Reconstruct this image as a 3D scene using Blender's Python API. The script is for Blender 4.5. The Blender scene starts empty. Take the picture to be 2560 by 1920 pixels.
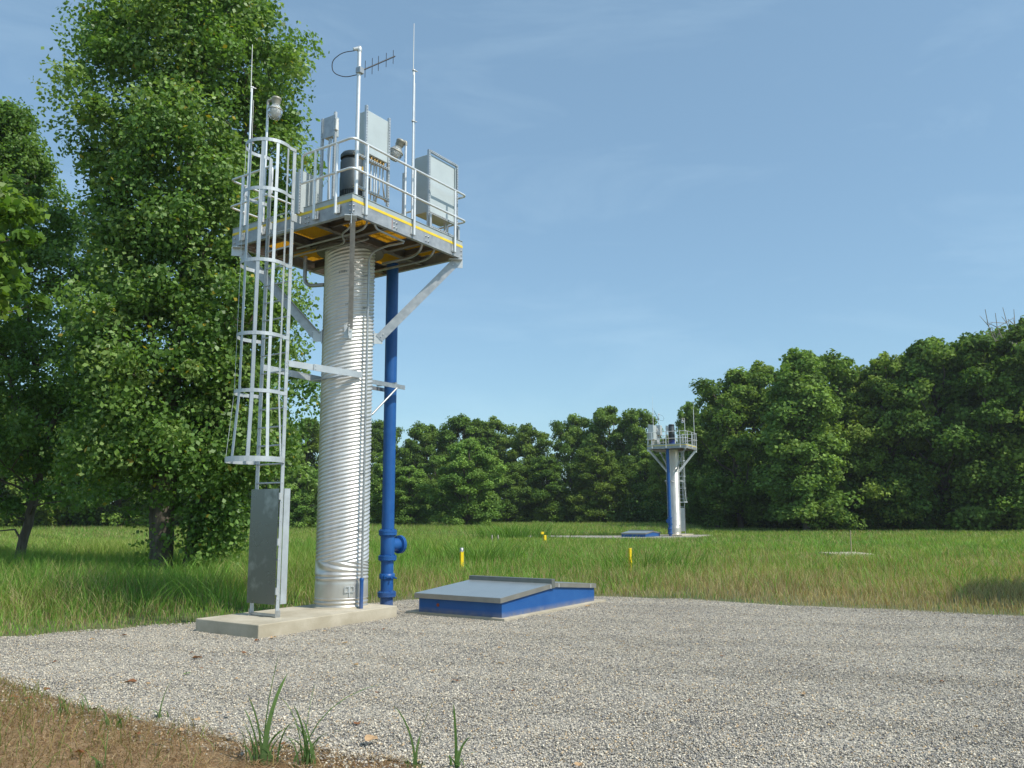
import bpy, math, random
import numpy as np
from mathutils import Vector, Matrix
random.seed(7)
rng = np.random.default_rng(11)
R = math.radians
S = bpy.context.scene
COL = S.collection

# ------------------------------------------------------------------ camera
F, PITCH, ROLL, CAM_H = 2055.68, 0.1571, -0.0053, 1.7757
cam_data = bpy.data.cameras.new('camera')
cam = bpy.data.objects.new('camera', cam_data); COL.objects.link(cam)
cam_data.sensor_width = 36.0
cam_data.lens = 36.0 * F / 2560.0
cam_data.clip_end = 3000
fw = Vector((0, math.cos(PITCH), math.sin(PITCH)))
up0 = Vector((0, -math.sin(PITCH), math.cos(PITCH)))
rt0 = Vector((1, 0, 0))
rt = math.cos(ROLL) * rt0 + math.sin(ROLL) * up0
up = -math.sin(ROLL) * rt0 + math.cos(ROLL) * up0
m = Matrix((rt, up, -fw)).transposed().to_4x4()
m.translation = (0, 0, CAM_H)
cam.matrix_world = m
S.camera = cam
KD = 2560 / 2212.0
def ground(px, py, z=0.0):
    """where the sight line of a photograph point (2212 px wide copy) meets height z"""
    d = fw + rt * ((px * KD - 1280) / F) - up * ((py * KD - 960) / F)
    t = (z - CAM_H) / d.z
    return Vector((0, 0, CAM_H)) + d * t
def along(px, py, Y):
    d = fw + rt * ((px * KD - 1280) / F) - up * ((py * KD - 960) / F)
    return Vector((0, 0, CAM_H)) + d * (Y / d.y)

# ------------------------------------------------------------------ light
SUN_AZ, SUN_EL = R(57), R(50)          # azimuth counted to the east of straight behind the camera
sd = Vector((math.sin(SUN_AZ) * math.cos(SUN_EL), -math.cos(SUN_AZ) * math.cos(SUN_EL), math.sin(SUN_EL)))
sl = bpy.data.lights.new('sun', 'SUN'); sl.energy = 3.5; sl.angle = R(0.55); sl.color = (1.0, .95, .86)
so = bpy.data.objects.new('sun', sl); COL.objects.link(so)
so.rotation_euler = sd.to_track_quat('Z', 'Y').to_euler()
so.location = (30, -20, 40)
W = bpy.data.worlds.new('World'); S.world = W; W.use_nodes = True
nt = W.node_tree; nt.nodes.clear()
def N(t, kind, **kw):
    n = t.nodes.new(kind)
    for k, v in kw.items():
        if k.startswith('i_'):
            n.inputs[k[2:].replace('_', ' ')].default_value = v
        else: setattr(n, k, v)
    return n
sky = N(nt, 'ShaderNodeTexSky', sky_type='NISHITA', sun_disc=False, sun_elevation=SUN_EL)
# rotation: blender measures clockwise from +Y
sky.sun_rotation = math.atan2(sd.x, sd.y)
sky.altitude = 150; sky.air_density = 1.0; sky.dust_density = .9; sky.ozone_density = 1.6
bg = N(nt, 'ShaderNodeBackground'); bg.inputs['Strength'].default_value = 0.15
wo = N(nt, 'ShaderNodeOutputWorld')
# thin cirrus: streaky noise lifts the sky a little
tc = N(nt, 'ShaderNodeTexCoord'); mp = N(nt, 'ShaderNodeMapping'); mp.inputs['Scale'].default_value = (1.5, 2.6, 6.0)
mp.inputs['Rotation'].default_value = (0.0, R(14), R(20))
nz = N(nt, 'ShaderNodeTexNoise'); nz.inputs['Scale'].default_value = 2.2; nz.inputs['Distortion'].default_value = .6; nz.inputs['Detail'].default_value = 9; nz.inputs['Roughness'].default_value = .62
rp = N(nt, 'ShaderNodeValToRGB'); rp.color_ramp.elements[0].position = .50; rp.color_ramp.elements[1].position = .80
rp.color_ramp.elements[1].color = (.11, .11, .11, 1); rp.color_ramp.elements[0].color = (.0, .0, .0, 1)
mx = N(nt, 'ShaderNodeMix', data_type='RGBA'); mx.inputs['B'].default_value = (4.6, 5.9, 6.6, 1)
L = nt.links.new
L(tc.outputs['Generated'], mp.inputs['Vector']); L(mp.outputs['Vector'], nz.inputs['Vector'])
L(nz.outputs['Fac'], rp.inputs['Fac']); L(rp.outputs['Color'], mx.inputs['Factor'])
tn = N(nt, 'ShaderNodeMix', data_type='RGBA', blend_type='MULTIPLY'); tn.inputs['Factor'].default_value = 1; tn.inputs['B'].default_value = (.86, 1.04, 1.02, 1)
L(sky.outputs['Color'], tn.inputs['A']); veil = N(nt, 'ShaderNodeMix', data_type='RGBA'); veil.inputs['Factor'].default_value = .48; veil.inputs['B'].default_value = (1.50, 2.30, 3.12, 1)
L(tn.outputs['Result'], veil.inputs['A']); L(veil.outputs['Result'], mx.inputs['A']); L(mx.outputs['Result'], bg.inputs['Color']); L(bg.outputs['Background'], wo.inputs['Surface'])
S.view_settings.view_transform = 'Standard'; S.view_settings.look = 'None'
S.view_settings.exposure = 0.35; S.view_settings.gamma = 1.0
S.render.engine = 'CYCLES'
S.cycles.max_bounces = 8; S.cycles.transparent_max_bounces = 8
S.cycles.use_denoising = True

# ------------------------------------------------------------------ materials
def mat(name, color=(.5, .5, .5), rough=.6, metal=0.0, var=0.0, vscale=6.0, bump=0.0, bscale=40.0, spec=.5,
        attr=None, trans=0.0, second=None, stretch=None, obj=True, vlow=.35, vhigh=.65):
    mt = bpy.data.materials.new(name); mt.use_nodes = True
    t = mt.node_tree; b = t.nodes['Principled BSDF']; out = t.nodes['Material Output']
    b.inputs['Roughness'].default_value = rough; b.inputs['Metallic'].default_value = metal
    b.inputs['Specular IOR Level'].default_value = spec
    b.inputs['Base Color'].default_value = (*color, 1)
    l = t.links.new
    src = None
    tcn = N(t, 'ShaderNodeTexCoord'); vec = tcn.outputs['Object']
    if stretch:
        mpn = N(t, 'ShaderNodeMapping'); mpn.inputs['Scale'].default_value = stretch
        l(vec, mpn.inputs['Vector']); vec = mpn.outputs['Vector']
    if attr:
        a = N(t, 'ShaderNodeAttribute', attribute_name=attr); src = a.outputs['Color']
    if var or second:
        n = N(t, 'ShaderNodeTexNoise'); n.inputs['Scale'].default_value = vscale; n.inputs['Detail'].default_value = 6
        n.inputs['Roughness'].default_value = .6
        l(vec, n.inputs['Vector'])
        r = N(t, 'ShaderNodeValToRGB'); r.color_ramp.elements[0].position = vlow; r.color_ramp.elements[1].position = vhigh
        c2 = second if second else tuple(min(1, c * (1 + var)) for c in color)
        c1 = color if second else tuple(c * (1 - var) for c in color)
        r.color_ramp.elements[0].color = (*c1, 1); r.color_ramp.elements[1].color = (*c2, 1)
        l(n.outputs['Fac'], r.inputs['Fac'])
        if src is None: src = r.outputs['Color']
        else:
            mm = N(t, 'ShaderNodeMix', data_type='RGBA', blend_type='MULTIPLY'); mm.inputs['Factor'].default_value = 1
            l(src, mm.inputs['A']); l(r.outputs['Color'], mm.inputs['B']); src = mm.outputs['Result']
        rr = N(t, 'ShaderNodeMapRange'); rr.inputs['To Min'].default_value = rough - .08; rr.inputs['To Max'].default_value = min(1, rough + .12)
        l(n.outputs['Fac'], rr.inputs['Value']); l(rr.outputs['Result'], b.inputs['Roughness'])
    if src is not None: l(src, b.inputs['Base Color'])
    if bump:
        n2 = N(t, 'ShaderNodeTexNoise'); n2.inputs['Scale'].default_value = bscale; n2.inputs['Detail'].default_value = 4
        l(vec, n2.inputs['Vector'])
        bp = N(t, 'ShaderNodeBump'); bp.inputs['Strength'].default_value = bump; bp.inputs['Distance'].default_value = .02
        l(n2.outputs['Fac'], bp.inputs['Height']); l(bp.outputs['Normal'], b.inputs['Normal'])
    if trans:
        tr = N(t, 'ShaderNodeBsdfTranslucent'); ms = N(t, 'ShaderNodeMixShader'); ms.inputs['Fac'].default_value = trans
        if src is not None:
            hs = N(t, 'ShaderNodeMix', data_type='RGBA', blend_type='MULTIPLY'); hs.inputs['Factor'].default_value = 1
            hs.inputs['B'].default_value = (1.25, 1.3, .55, 1)
            l(src, hs.inputs['A']); l(hs.outputs['Result'], tr.inputs['Color'])
        else: tr.inputs['Color'].default_value = (*color, 1)
        l(b.outputs['BSDF'], ms.inputs[1]); l(tr.outputs['BSDF'], ms.inputs[2]); l(ms.outputs['Shader'], out.inputs['Surface'])
    return mt

M = {}
M['galv'] = mat('galvanised_steel', (.44, .45, .45), .42, .75, var=.14, vscale=9, stretch=(1, 1, 1))
M['galv_bright'] = mat('bright_galvanised_steel', (.60, .62, .62), .42, .5, var=.05, vscale=5)
M['column'] = mat('corrugated_galvanised_steel', (.72, .71, .68), .38, .62, var=.11, vscale=2.2, stretch=(1, 1, .35))
M['alu'] = mat('aluminium_tube', (.78, .79, .79), .36, .45, var=.05, vscale=8)
M['ladder'] = mat('mill_aluminium', (.50, .54, .56), .45, .4, var=.08, vscale=5)
M['sheet'] = mat('dull_galvanised_sheet', (.19, .205, .205), .27, .85, second=(.36, .38, .385), vscale=1.1, vlow=.50, vhigh=.60)
M['beam'] = mat('weathered_beam_steel', (.30, .32, .34), .5, .5, second=(.45, .47, .48), vscale=5)
M['joist'] = mat('brownish_joist_steel', (.16, .15, .13), .6, .2, var=.2)
M['grate'] = mat('yellow_plastic_grating', (.80, .50, .02), .5, 0, trans=.25)
M['yellow'] = mat('yellow_edge', (.80, .58, .04), .5, 0, var=.06)
M['toe'] = mat('grey_toe_board', (.42, .47, .47), .5, .2, var=.06)
M['cab'] = mat('grey_enamel', (.46, .52, .53), .45, .0, var=.05, vscale=3)
M['slot'] = mat('slotted_channel', (.55, .57, .57), .42, .6, var=.08)
M['dark'] = mat('dark_recess', (.03, .03, .03), .7)
M['blue'] = mat('blue_paint', (.008, .075, .27), .40, 0, second=(.014, .098, .31), vscale=4, spec=.45)
M['bluehatch'] = mat('blue_paint_flat', (.012, .085, .29), .5, 0, second=(.022, .11, .33), vscale=2.5, spec=.35)
M['motor'] = mat('charcoal_motor_paint', (.045, .06, .066), .45, .1, var=.1)
M['motor_blue'] = mat('blue_motor_base_paint', (.012, .05, .26), .45)
M['label'] = mat('white_plate', (.75, .75, .72), .5)
M['amber'] = mat('amber_plate', (.8, .5, .05), .5)
M['bronze'] = mat('lamp_cast_metal', (.38, .36, .30), .5, .4, var=.1)
M['black'] = mat('black_coating', (.012, .014, .02), .45)
M['rubber'] = mat('black_rubber', (.015, .015, .015), .6)
M['brass'] = mat('brass_fitting', (.42, .26, .08), .4, .6)
M['conc'] = mat('cast_concrete', (.40, .35, .255), .85, 0, second=(.53, .475, .37), vscale=2.2, bump=.25, bscale=60)
M['skirt'] = mat('dull_lid_edge', (.30, .29, .26), .45, .5, var=.08, vscale=4)
M['ridge'] = mat('dark_ridge_metal', (.20, .215, .20), .45, .5, var=.08, vscale=4)
M['lid'] = mat('brushed_lid', (.38, .42, .43), .36, .6, var=.05, vscale=3)
M['stencil'] = mat('black_stencil_ink', (.05, .05, .05), .6)
M['rust'] = mat('rust_mark', (.30, .07, .03), .8)
M['wood'] = mat('weathered_wood', (.42, .33, .22), .8, var=.2)
M['post'] = mat('yellow_marker_paint', (.85, .60, .01), .42, var=.06)
M['bark'] = mat('bark', (.085, .07, .052), .9, second=(.17, .145, .115), vscale=9, stretch=(1, 1, .25), bump=.8, bscale=14)
M['barkpale'] = mat('pale_bark', (.30, .27, .22), .9, var=.25)
M['deadleaf'] = mat('dry_leaf', (.26, .11, .045), .8, var=.35, vscale=20, trans=.2)
M['tanleaf'] = mat('pale_dry_leaf', (.55, .36, .20), .8, var=.25, vscale=20, trans=.2)
M['greenleaf'] = mat('fresh_leaf', (.10, .26, .03), .6, trans=.3)
M['leaf'] = mat('leaf', (.06, .1, .02), .45, attr='tint', trans=.40, spec=.4)
M['farleaf'] = mat('far_leaf', (.06, .1, .02), .6, attr='tint', trans=.34, spec=.12)
M['grass'] = mat('grass_blade', (.08, .15, .03), .55, attr='tint', trans=.42, spec=.25)
M['stone'] = mat('gravel_stone', (.3, .3, .3), .8, attr='tint', spec=.3)
# clear lamp globe with frosted prisms
g = bpy.data.materials.new('lamp_glass'); g.use_nodes = True; b = g.node_tree.nodes['Principled BSDF']
b.inputs['Base Color'].default_value = (.86, .90, .93, 1); b.inputs['Roughness'].default_value = .16
b.inputs['Transmission Weight'].default_value = .8; b.inputs['IOR'].default_value = 1.35
M['glass'] = g

# ground material : soil under grass
M['soil'] = mat('meadow_soil', (.085, .11, .035), .95, second=(.17, .15, .07), vscale=.35, bump=.4, bscale=8)
# gravel sheet with voronoi stones
gm = bpy.data.materials.new('gravel_bed'); gm.use_nodes = True; t = gm.node_tree; b = t.nodes['Principled BSDF']; l = t.links.new
tcn = N(t, 'ShaderNodeTexCoord')
v1 = N(t, 'ShaderNodeTexVoronoi'); v1.inputs['Scale'].default_value = 34; v1.inputs['Randomness'].default_value = 1
l(tcn.outputs['Object'], v1.inputs['Vector'])
sx = N(t, 'ShaderNodeSeparateColor'); l(v1.outputs['Color'], sx.inputs['Color'])
cr = N(t, 'ShaderNodeValToRGB')
e = cr.color_ramp.elements
e[0].position = 0; e[0].color = (.12, .115, .105, 1); e[1].position = 1; e[1].color = (.66, .62, .55, 1)
for p_, c_ in ((.25, (.25, .24, .215, 1)), (.55, (.38, .355, .30, 1)), (.8, (.46, .43, .375, 1))):
    q = cr.color_ramp.elements.new(p_); q.color = c_
l(sx.outputs['Red'], cr.inputs['Fac'])
nn = N(t, 'ShaderNodeTexNoise'); nn.inputs['Scale'].default_value = .5; nn.inputs['Detail'].default_value = 5
l(tcn.outputs['Object'], nn.inputs['Vector'])
r2 = N(t, 'ShaderNodeValToRGB'); r2.color_ramp.elements[0].color = (.82, .81, .79, 1); r2.color_ramp.elements[1].color = (1.08, 1.06, 1.0, 1)
r2.color_ramp.elements[0].position = .35; r2.color_ramp.elements[1].position = .65
l(nn.outputs['Fac'], r2.inputs['Fac'])
mm = N(t, 'ShaderNodeMix', data_type='RGBA', blend_type='MULTIPLY'); mm.inputs['Factor'].default_value = 1
l(cr.outputs['Color'], mm.inputs['A']); l(r2.outputs['Color'], mm.inputs['B']); l(mm.outputs['Result'], b.inputs['Base Color'])
b.inputs['Roughness'].default_value = .9
bp = N(t, 'ShaderNodeBump'); bp.inputs['Strength'].default_value = 1.0; bp.inputs['Distance'].default_value = .02; bp.invert = True
l(v1.outputs['Distance'], bp.inputs['Height']); l(bp.outputs['Normal'], b.inputs['Normal'])
M['gravel'] = gm
M['mulch'] = mat('straw_mulch', (.22, .135, .07), .95, second=(.40, .28, .16), vscale=5, bump=.8, bscale=30)

def soil_stain(key, z0, h, color, amount=.75, scale=7, vert=1.0):
    """splashed earth and drip marks that fade upward from the foot of an object"""
    t = M[key].node_tree; b = t.nodes['Principled BSDF']; l = t.links.new
    old = b.inputs['Base Color'].links[0].from_socket
    tcn = N(t, 'ShaderNodeTexCoord'); sp = N(t, 'ShaderNodeSeparateXYZ'); l(tcn.outputs['Object'], sp.inputs['Vector'])
    mr = N(t, 'ShaderNodeMapRange'); mr.inputs['From Min'].default_value = z0; mr.inputs['From Max'].default_value = z0 + h
    mr.inputs['To Min'].default_value = 1; mr.inputs['To Max'].default_value = 0; l(sp.outputs['Z'], mr.inputs['Value'])
    mpn = N(t, 'ShaderNodeMapping'); mpn.inputs['Scale'].default_value = (1, 1, vert); l(tcn.outputs['Object'], mpn.inputs['Vector'])
    n = N(t, 'ShaderNodeTexNoise'); n.inputs['Scale'].default_value = scale; n.inputs['Detail'].default_value = 8; l(mpn.outputs['Vector'], n.inputs['Vector'])
    m1 = N(t, 'ShaderNodeMath', operation='MULTIPLY'); l(mr.outputs['Result'], m1.inputs[0]); l(n.outputs['Fac'], m1.inputs[1])
    m2 = N(t, 'ShaderNodeMath', operation='MULTIPLY'); m2.inputs[1].default_value = amount * 1.6; m2.use_clamp = True; l(m1.outputs['Value'], m2.inputs[0])
    mx_ = N(t, 'ShaderNodeMix', data_type='RGBA'); mx_.inputs['B'].default_value = (*color, 1)
    l(m2.outputs['Value'], mx_.inputs['Factor']); l(old, mx_.inputs['A']); l(mx_.outputs['Result'], b.inputs['Base Color'])
soil_stain('bluehatch', 0, .10, (.30, .26, .19), .6, 9)
soil_stain('blue', 0, .45, (.26, .23, .17), .35, 12)
soil_stain('column', 0, .9, (.36, .31, .22), .55, 5, .5)
soil_stain('conc', -.2, .32, (.22, .18, .12), .65, 4)
# ------------------------------------------------------------------ mesh helper
class MB:
    def __init__(s): s.v = []; s.f = []; s.sm = []
    def add(s, vs, fs, smooth=False):
        o = len(s.v); s.v.extend([tuple(x) for x in vs])
        for f in fs: s.f.append(tuple(i + o for i in f)); s.sm.append(smooth)
        return s
    def box(s, c, d, ax=None):
        """c centre, d full sizes, ax three axis vectors"""
        c = Vector(c); ax = ax or (Vector((1, 0, 0)), Vector((0, 1, 0)), Vector((0, 0, 1)))
        h = [ax[i] * (d[i] / 2) for i in range(3)]
        vs = [c + h[0] * i + h[1] * j + h[2] * k for k in (-1, 1) for j in (-1, 1) for i in (-1, 1)]
        return s.add(vs, [(0, 2, 3, 1), (4, 5, 7, 6), (0, 1, 5, 4), (2, 6, 7, 3), (0, 4, 6, 2), (1, 3, 7, 5)])
    def span(s, lo, hi):
        return s.box([(a + b_) / 2 for a, b_ in zip(lo, hi)], [b_ - a for a, b_ in zip(lo, hi)])
    def bar(s, p, q, w, h, upv=(0, 0, 1)):
        """flat bar from p to q; w along the side direction, h along up"""
        p, q = Vector(p), Vector(q); d = q - p; ln = d.length; d.normalize()
        u = Vector(upv); u = (u - d * u.dot(d))
        if u.length < 1e-5: u = Vector((1, 0, 0)) - d * d.x
        u.normalize(); sdv = d.cross(u)
        return s.box((p + q) / 2, (ln, w, h), (d, sdv, u))
    def tube(s, pts, r, n=10, caps=True, smooth=True):
        pts = [Vector(p) for p in pts]; rings = []
        rr = r if isinstance(r, (list, tuple)) else [r] * len(pts)
        prev = None; vs = []; fs = []
        for i, p in enumerate(pts):
            a = pts[max(0, i - 1)]; b_ = pts[min(len(pts) - 1, i + 1)]
            d = (b_ - a).normalized()
            if prev is None:
                u = Vector((0, 0, 1)) if abs(d.z) < .9 else Vector((1, 0, 0))
                u = (u - d * u.dot(d)).normalized()
            else:
                u = prev - d * prev.dot(d); u.normalize()
            prev = u; w = d.cross(u)
            for k in range(n):
                t_ = 2 * math.pi * k / n
                vs.append(p + (u * math.cos(t_) + w * math.sin(t_)) * rr[i])
        for i in range(len(pts) - 1):
            for k in range(n):
                k2 = (k + 1) % n
                fs.append((i * n + k, i * n + k2, (i + 1) * n + k2, (i + 1) * n + k))
        s.add(vs, fs, smooth)
        if caps:
            s.add(vs[:n], [tuple(range(n))[::-1]]); s.add(vs[-n:], [tuple(range(n))])
        return s
    def lathe(s, prof, c=(0, 0, 0), axis=(0, 0, 1), n=32, smooth=True):
        """prof: list of (radius, height) along axis from c"""
        ax = Vector(axis).normalized(); u = Vector((1, 0, 0)) if abs(ax.z) > .5 else Vector((0, 0, 1))
        u = (u - ax * u.dot(ax)).normalized(); w = ax.cross(u); c = Vector(c)
        vs = []; fs = []
        for r, h in prof:
            for k in range(n):
                t_ = 2 * math.pi * k / n
                vs.append(c + ax * h + (u * math.cos(t_) + w * math.sin(t_)) * max(r, 1e-4))
        for i in range(len(prof) - 1):
            for k in range(n):
                k2 = (k + 1) % n
                fs.append((i * n + k, i * n + k2, (i + 1) * n + k2, (i + 1) * n + k))
        return s.add(vs, fs, smooth)
    def prism(s, poly, z0, z1):
        n = len(poly)
        vs = [(*p, z0) for p in poly] + [(*p, z1) for p in poly]
        return s.add(vs, [tuple(range(n))[::-1], tuple(range(n, 2 * n))] + [(i, (i + 1) % n, n + (i + 1) % n, n + i) for i in range(n)])
    def slotted(s, p, q, face, w=.041, depth=.041, pitch=.0508, slot=.029):
        """slotted channel: a perforated front face towards FACE and two solid flanges"""
        p, q, fv = Vector(p), Vector(q), Vector(face).normalized()
        d = (q - p); ln = d.length; d.normalize(); sdv = d.cross(fv).normalized(); c = (p + q) / 2
        ax = (d, sdv, fv); t_ = .004; rb = (w - .016) / 2
        for sg in (-1, 1):
            s.box(c + sdv * sg * (w / 2 - rb / 2), (ln, rb, t_), ax)
            s.box(c + sdv * sg * (w / 2 - t_ / 2) - fv * (depth / 2 + t_ / 2), (ln, t_, depth), ax)
        n = int(ln / pitch); e0 = (ln - n * pitch) / 2
        for i in range(n + 1):
            x = -ln / 2 + e0 + i * pitch
            s.box(c + d * x, (pitch - slot, .0165, t_ * .9), ax)
        return s
    def build(s, name, material, parent=None, bevel=0):
        me = bpy.data.meshes.new(name)
        off = OFF.get(top_of(parent).name, Vector((0, 0, 0))) if parent else Vector((0, 0, 0))
        me.from_pydata([Vector(v) - off for v in s.v], [], s.f)
        me.polygons.foreach_set('use_smooth', s.sm)
        me.materials.append(material)
        o = bpy.data.objects.new(name, me); COL.objects.link(o)
        if parent: o.parent = parent
        if bevel:
            md = o.modifiers.new('bevel', 'BEVEL'); md.width = bevel; md.segments = 2; md.limit_method = 'ANGLE'
        return o
def top_of(o):
    while o.parent: o = o.parent
    return o
OFF = {}
def tag(o, label, cat, group=None, kind=None):
    if label: o['label'] = label
    if cat: o['category'] = cat
    if group: o['group'] = group
    if kind: o['kind'] = kind
    return o
def npmesh(name, verts, faces_loop, loop_starts, loop_totals, material, tint=None, smooth=None, parent=None):
    me = bpy.data.meshes.new(name)
    me.vertices.add(len(verts)); me.vertices.foreach_set('co', np.ascontiguousarray(verts, np.float32).ravel())
    me.loops.add(len(faces_loop)); me.loops.foreach_set('vertex_index', np.ascontiguousarray(faces_loop, np.int32))
    me.polygons.add(len(loop_starts)); me.polygons.foreach_set('loop_start', np.ascontiguousarray(loop_starts, np.int32))
    me.polygons.foreach_set('loop_total', np.ascontiguousarray(loop_totals, np.int32))
    if smooth: me.polygons.foreach_set('use_smooth', np.ones(len(loop_starts), bool))
    me.update(calc_edges=True)
    if tint is not None:
        a = me.attributes.new('tint', 'FLOAT_COLOR', 'POINT')
        c = np.ones((len(verts), 4), np.float32); c[:, :3] = tint; a.data.foreach_set('color', c.ravel())
    me.materials.append(material)
    o = bpy.data.objects.new(name, me); COL.objects.link(o)
    if parent: o.parent = parent
    return o

# ------------------------------------------------------------------ the pump site, in its own frame
# a runs along the pad (ladder at -a, riser pipe at +a), b to its left; origin = column axis at ground
YAW = 0.981
C0 = Vector((-3.024, 14.872, 0))
FAR0, FAR_YAW = Vector((12.36, 63.6, 0)), 4.22
SITE = []                      # every thing of the site, to be copied to the far site
def place(o, base, origin=C0, yaw=YAW):
    o.location = origin + Matrix.Rotation(yaw, 3, 'Z') @ Vector(base); o.rotation_euler = (0, 0, yaw)
def thing(name, label, cat, base, far_label, group=None):
    o = bpy.data.objects.new(name, None); COL.objects.link(o); o.empty_display_size = .2
    place(o, base); OFF[o.name] = Vector(base); tag(o, label, cat, group)
    SITE.append((o, base, far_label)); return o
def fillet(pts, r, n=5):
    """round the inner corners of a polyline"""
    pts = [Vector(p) for p in pts]; out = [pts[0]]
    for i in range(1, len(pts) - 1):
        p = pts[i]; a = (pts[i - 1] - p); b_ = (pts[i + 1] - p); k = min(r, a.length * .45, b_.length * .45)
        s0 = p + a.normalized() * k; s1 = p + b_.normalized() * k
        for j in range(n + 1):
            t_ = j / n
            out.append(s0.lerp(p, t_).lerp(p.lerp(s1, t_), t_))
    out.append(pts[-1]); return out

# ---- concrete pad
pad = thing('concrete_pad', 'thick beige concrete pad under the large galvanised pump tower', 'concrete pad', (-.9, 0, 0),
            'small pale concrete pad under the distant pump tower')
MB().span((-2.42, -.775, -.15), (.60, .706, .194)).build('slab', M['conc'], pad, bevel=.012)

# ---- tower
tw = thing('pump_tower', 'tall galvanised corrugated column carrying a square railed platform, beside the big cottonwood', 'pump tower', (0, 0, .194),
           'distant railed pump tower standing against the dark trees')
R0 = .4572; pitch = .0677; lead = pitch * 9
nz_, nth = 0, 120
zs = []
z = .194
while z < 6.66:
    zs.append(z); z += pitch / 8 if not (.385 < z < .64) else .04
zs.append(6.66)
vs = []; fs = []
for z in zs:
    band = .375 < z < .655
    ring = z < .375 or z < .80 or z > 6.55
    blend = min(1, max(0, (z - .76) / .22)) if z > .655 else 0
    for k in range(nth):
        th = 2 * math.pi * k / nth
        if band: r = R0 + .004
        else:
            ph = z - blend * lead * (th / (2 * math.pi))
            q = math.sin(2 * math.pi * ph / pitch)
            r = R0 + .0094 * q
            seam = ((ph / lead) % 1.0)
            if blend and seam < .018: r = R0 + .0115
        vs.append((r * math.cos(th), r * math.sin(th), z))
for i in range(len(zs) - 1):
    for k in range(nth):
        k2 = (k + 1) % nth
        fs.append((i * nth + k, i * nth + k2, (i + 1) * nth + k2, (i + 1) * nth + k))
column = MB().add(vs, fs, True).build('column', M['column'], tw)
# strap latch of the bottom band, facing the photographer
fd = Vector((-.093 - .0, -.28, 0))
th0 = math.atan2(-.962, -.272 + .35)
def rad(th, r, z): return Vector((r * math.cos(th), r * math.sin(th), z))
lt = MB(); tl = math.radians(-118.5); tg = Vector((-math.sin(tl), math.cos(tl), 0)); nr = Vector((math.cos(tl), math.sin(tl), 0))
axl = (tg, Vector((0, 0, 1)), nr); cL = rad(tl, R0 + .018, .52)
for sg in (-1, 1):
    for zz in (-.045, .045): lt.box(cL + tg * sg * .045 + Vector((0, 0, zz)), (.075, .012, .012), axl)
    for xx in (-.035, .035): lt.box(cL + tg * (sg * .045 + xx) + Vector((0, 0, 0)), (.012, .09, .012), axl)
lt.box(cL + Vector((0, 0, -.04)), (.014, .17, .014), axl)
lt.box(cL - nr * .006 + Vector((0, 0, 0)), (.03, .10, .012), axl)
lt.build('band_latch', M['galv_bright'], column)
# grout ring at foot
MB().lathe([(.50, .194), (.485, .215), (.45, .225)], n=48).build('foot_ring', M['conc'], tw)
# black stencil letters on the column
def bent_text(body, size, ang, z, r, parent, mat_):
    cu = bpy.data.curves.new('stencil', 'FONT'); cu.body = body; cu.size = size; cu.align_x = 'CENTER'
    tmp = bpy.data.objects.new('stencil', cu); COL.objects.link(tmp)
    bpy.context.view_layer.update()
    me = bpy.data.meshes.new_from_object(tmp.evaluated_get(bpy.context.evaluated_depsgraph_get()))
    off = OFF[top_of(parent).name]
    for v in me.vertices:
        th = ang + v.co.x / r
        v.co = Vector((r * math.cos(th), r * math.sin(th), z + v.co.y + v.co.x * .20)) - off
    me.materials.clear(); me.materials.append(mat_)
    bpy.data.objects.remove(tmp)
    o = bpy.data.objects.new('stencil_lettering', me); COL.objects.link(o); o.parent = parent
    return o
bent_text('STEEL', .062, math.radians(-150), 6.12, R0 + .009, column, M['stencil'])
bent_text('STEEL', .05, math.radians(-135), 5.52, R0 + .009, column, M['stencil'])

# platform: four edge beams (channels), joists, grating, toe boards
PA0, PA1, PB = -1.49, 1.475, 1.52
def channel(p, q, outv, z0, z1, w=.07, t_=.012, ext=0):
    p, q, o_ = Vector(p), Vector(q), Vector(outv); m_ = MB(); d = (q - p).normalized()
    up_ = Vector((0, 0, 1)); h = z1 - z0; c = (p + q) / 2; ln = (q - p).length; ax = (d, o_, up_)
    m_.box(c - o_ * t_ / 2 + up_ * ((z0 + z1) / 2), (ln + 2 * ext, t_, h), ax)
    m_.box(c - o_ * (w / 2 + t_ / 2) + up_ * (z0 + t_ / 2), (ln, w - t_, t_), ax)
    m_.box(c - o_ * (w / 2 + t_ / 2) + up_ * (z1 - t_ / 2), (ln, w - t_, t_), ax)
    return m_
beams = []
for p, q, o_ in (((PA0, -PB, 0), (PA1, -PB, 0), (0, -1, 0)), ((PA0, PB, 0), (PA1, PB, 0), (0, 1, 0)),
                 ((PA0, -PB + .075, 0), (PA0, PB - .075, 0), (-1, 0, 0)), ((PA1, -PB + .075, 0), (PA1, PB - .075, 0), (1, 0, 0))):
    bm_ = channel(p, q, o_, 6.63, 6.845, ext=.061 if o_[0] else 0).build('edge_beam', M['beam'], tw); beams.append(bm_)
def bolts(o_, pts, nrm, parent):
    for p in pts: MB().lathe([(.016, 0), (.016, .009), (.010, .012), (.010, .022), (0, .022)], p, nrm, n=8, smooth=False).build('bolt', M['galv'], parent)
def four(a, z=6.735, d=.035, b=None): return [(a + i * d, b, z + j * .045) for i in (-1, 1) for j in (-1, 1)]
bolts(None, sum([four(a, b=-PB) for a in (-.447, .413)], []) + [(-1.455, -PB, 6.78), (-1.455, -PB, 6.69), (1.43, -PB, 6.78), (1.43, -PB, 6.69)], (0, -1, 0), beams[0])
bolts(None, sum([four(a, b=PB) for a in (-.447, .413)], []), (0, 1, 0), beams[1])
bolts(None, [(PA0, b_, z_) for b_ in (-1.47, -.42, -.50, .46, .54, 1.45) for z_ in (6.69, 6.78)], (-1, 0, 0), beams[2])
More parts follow.
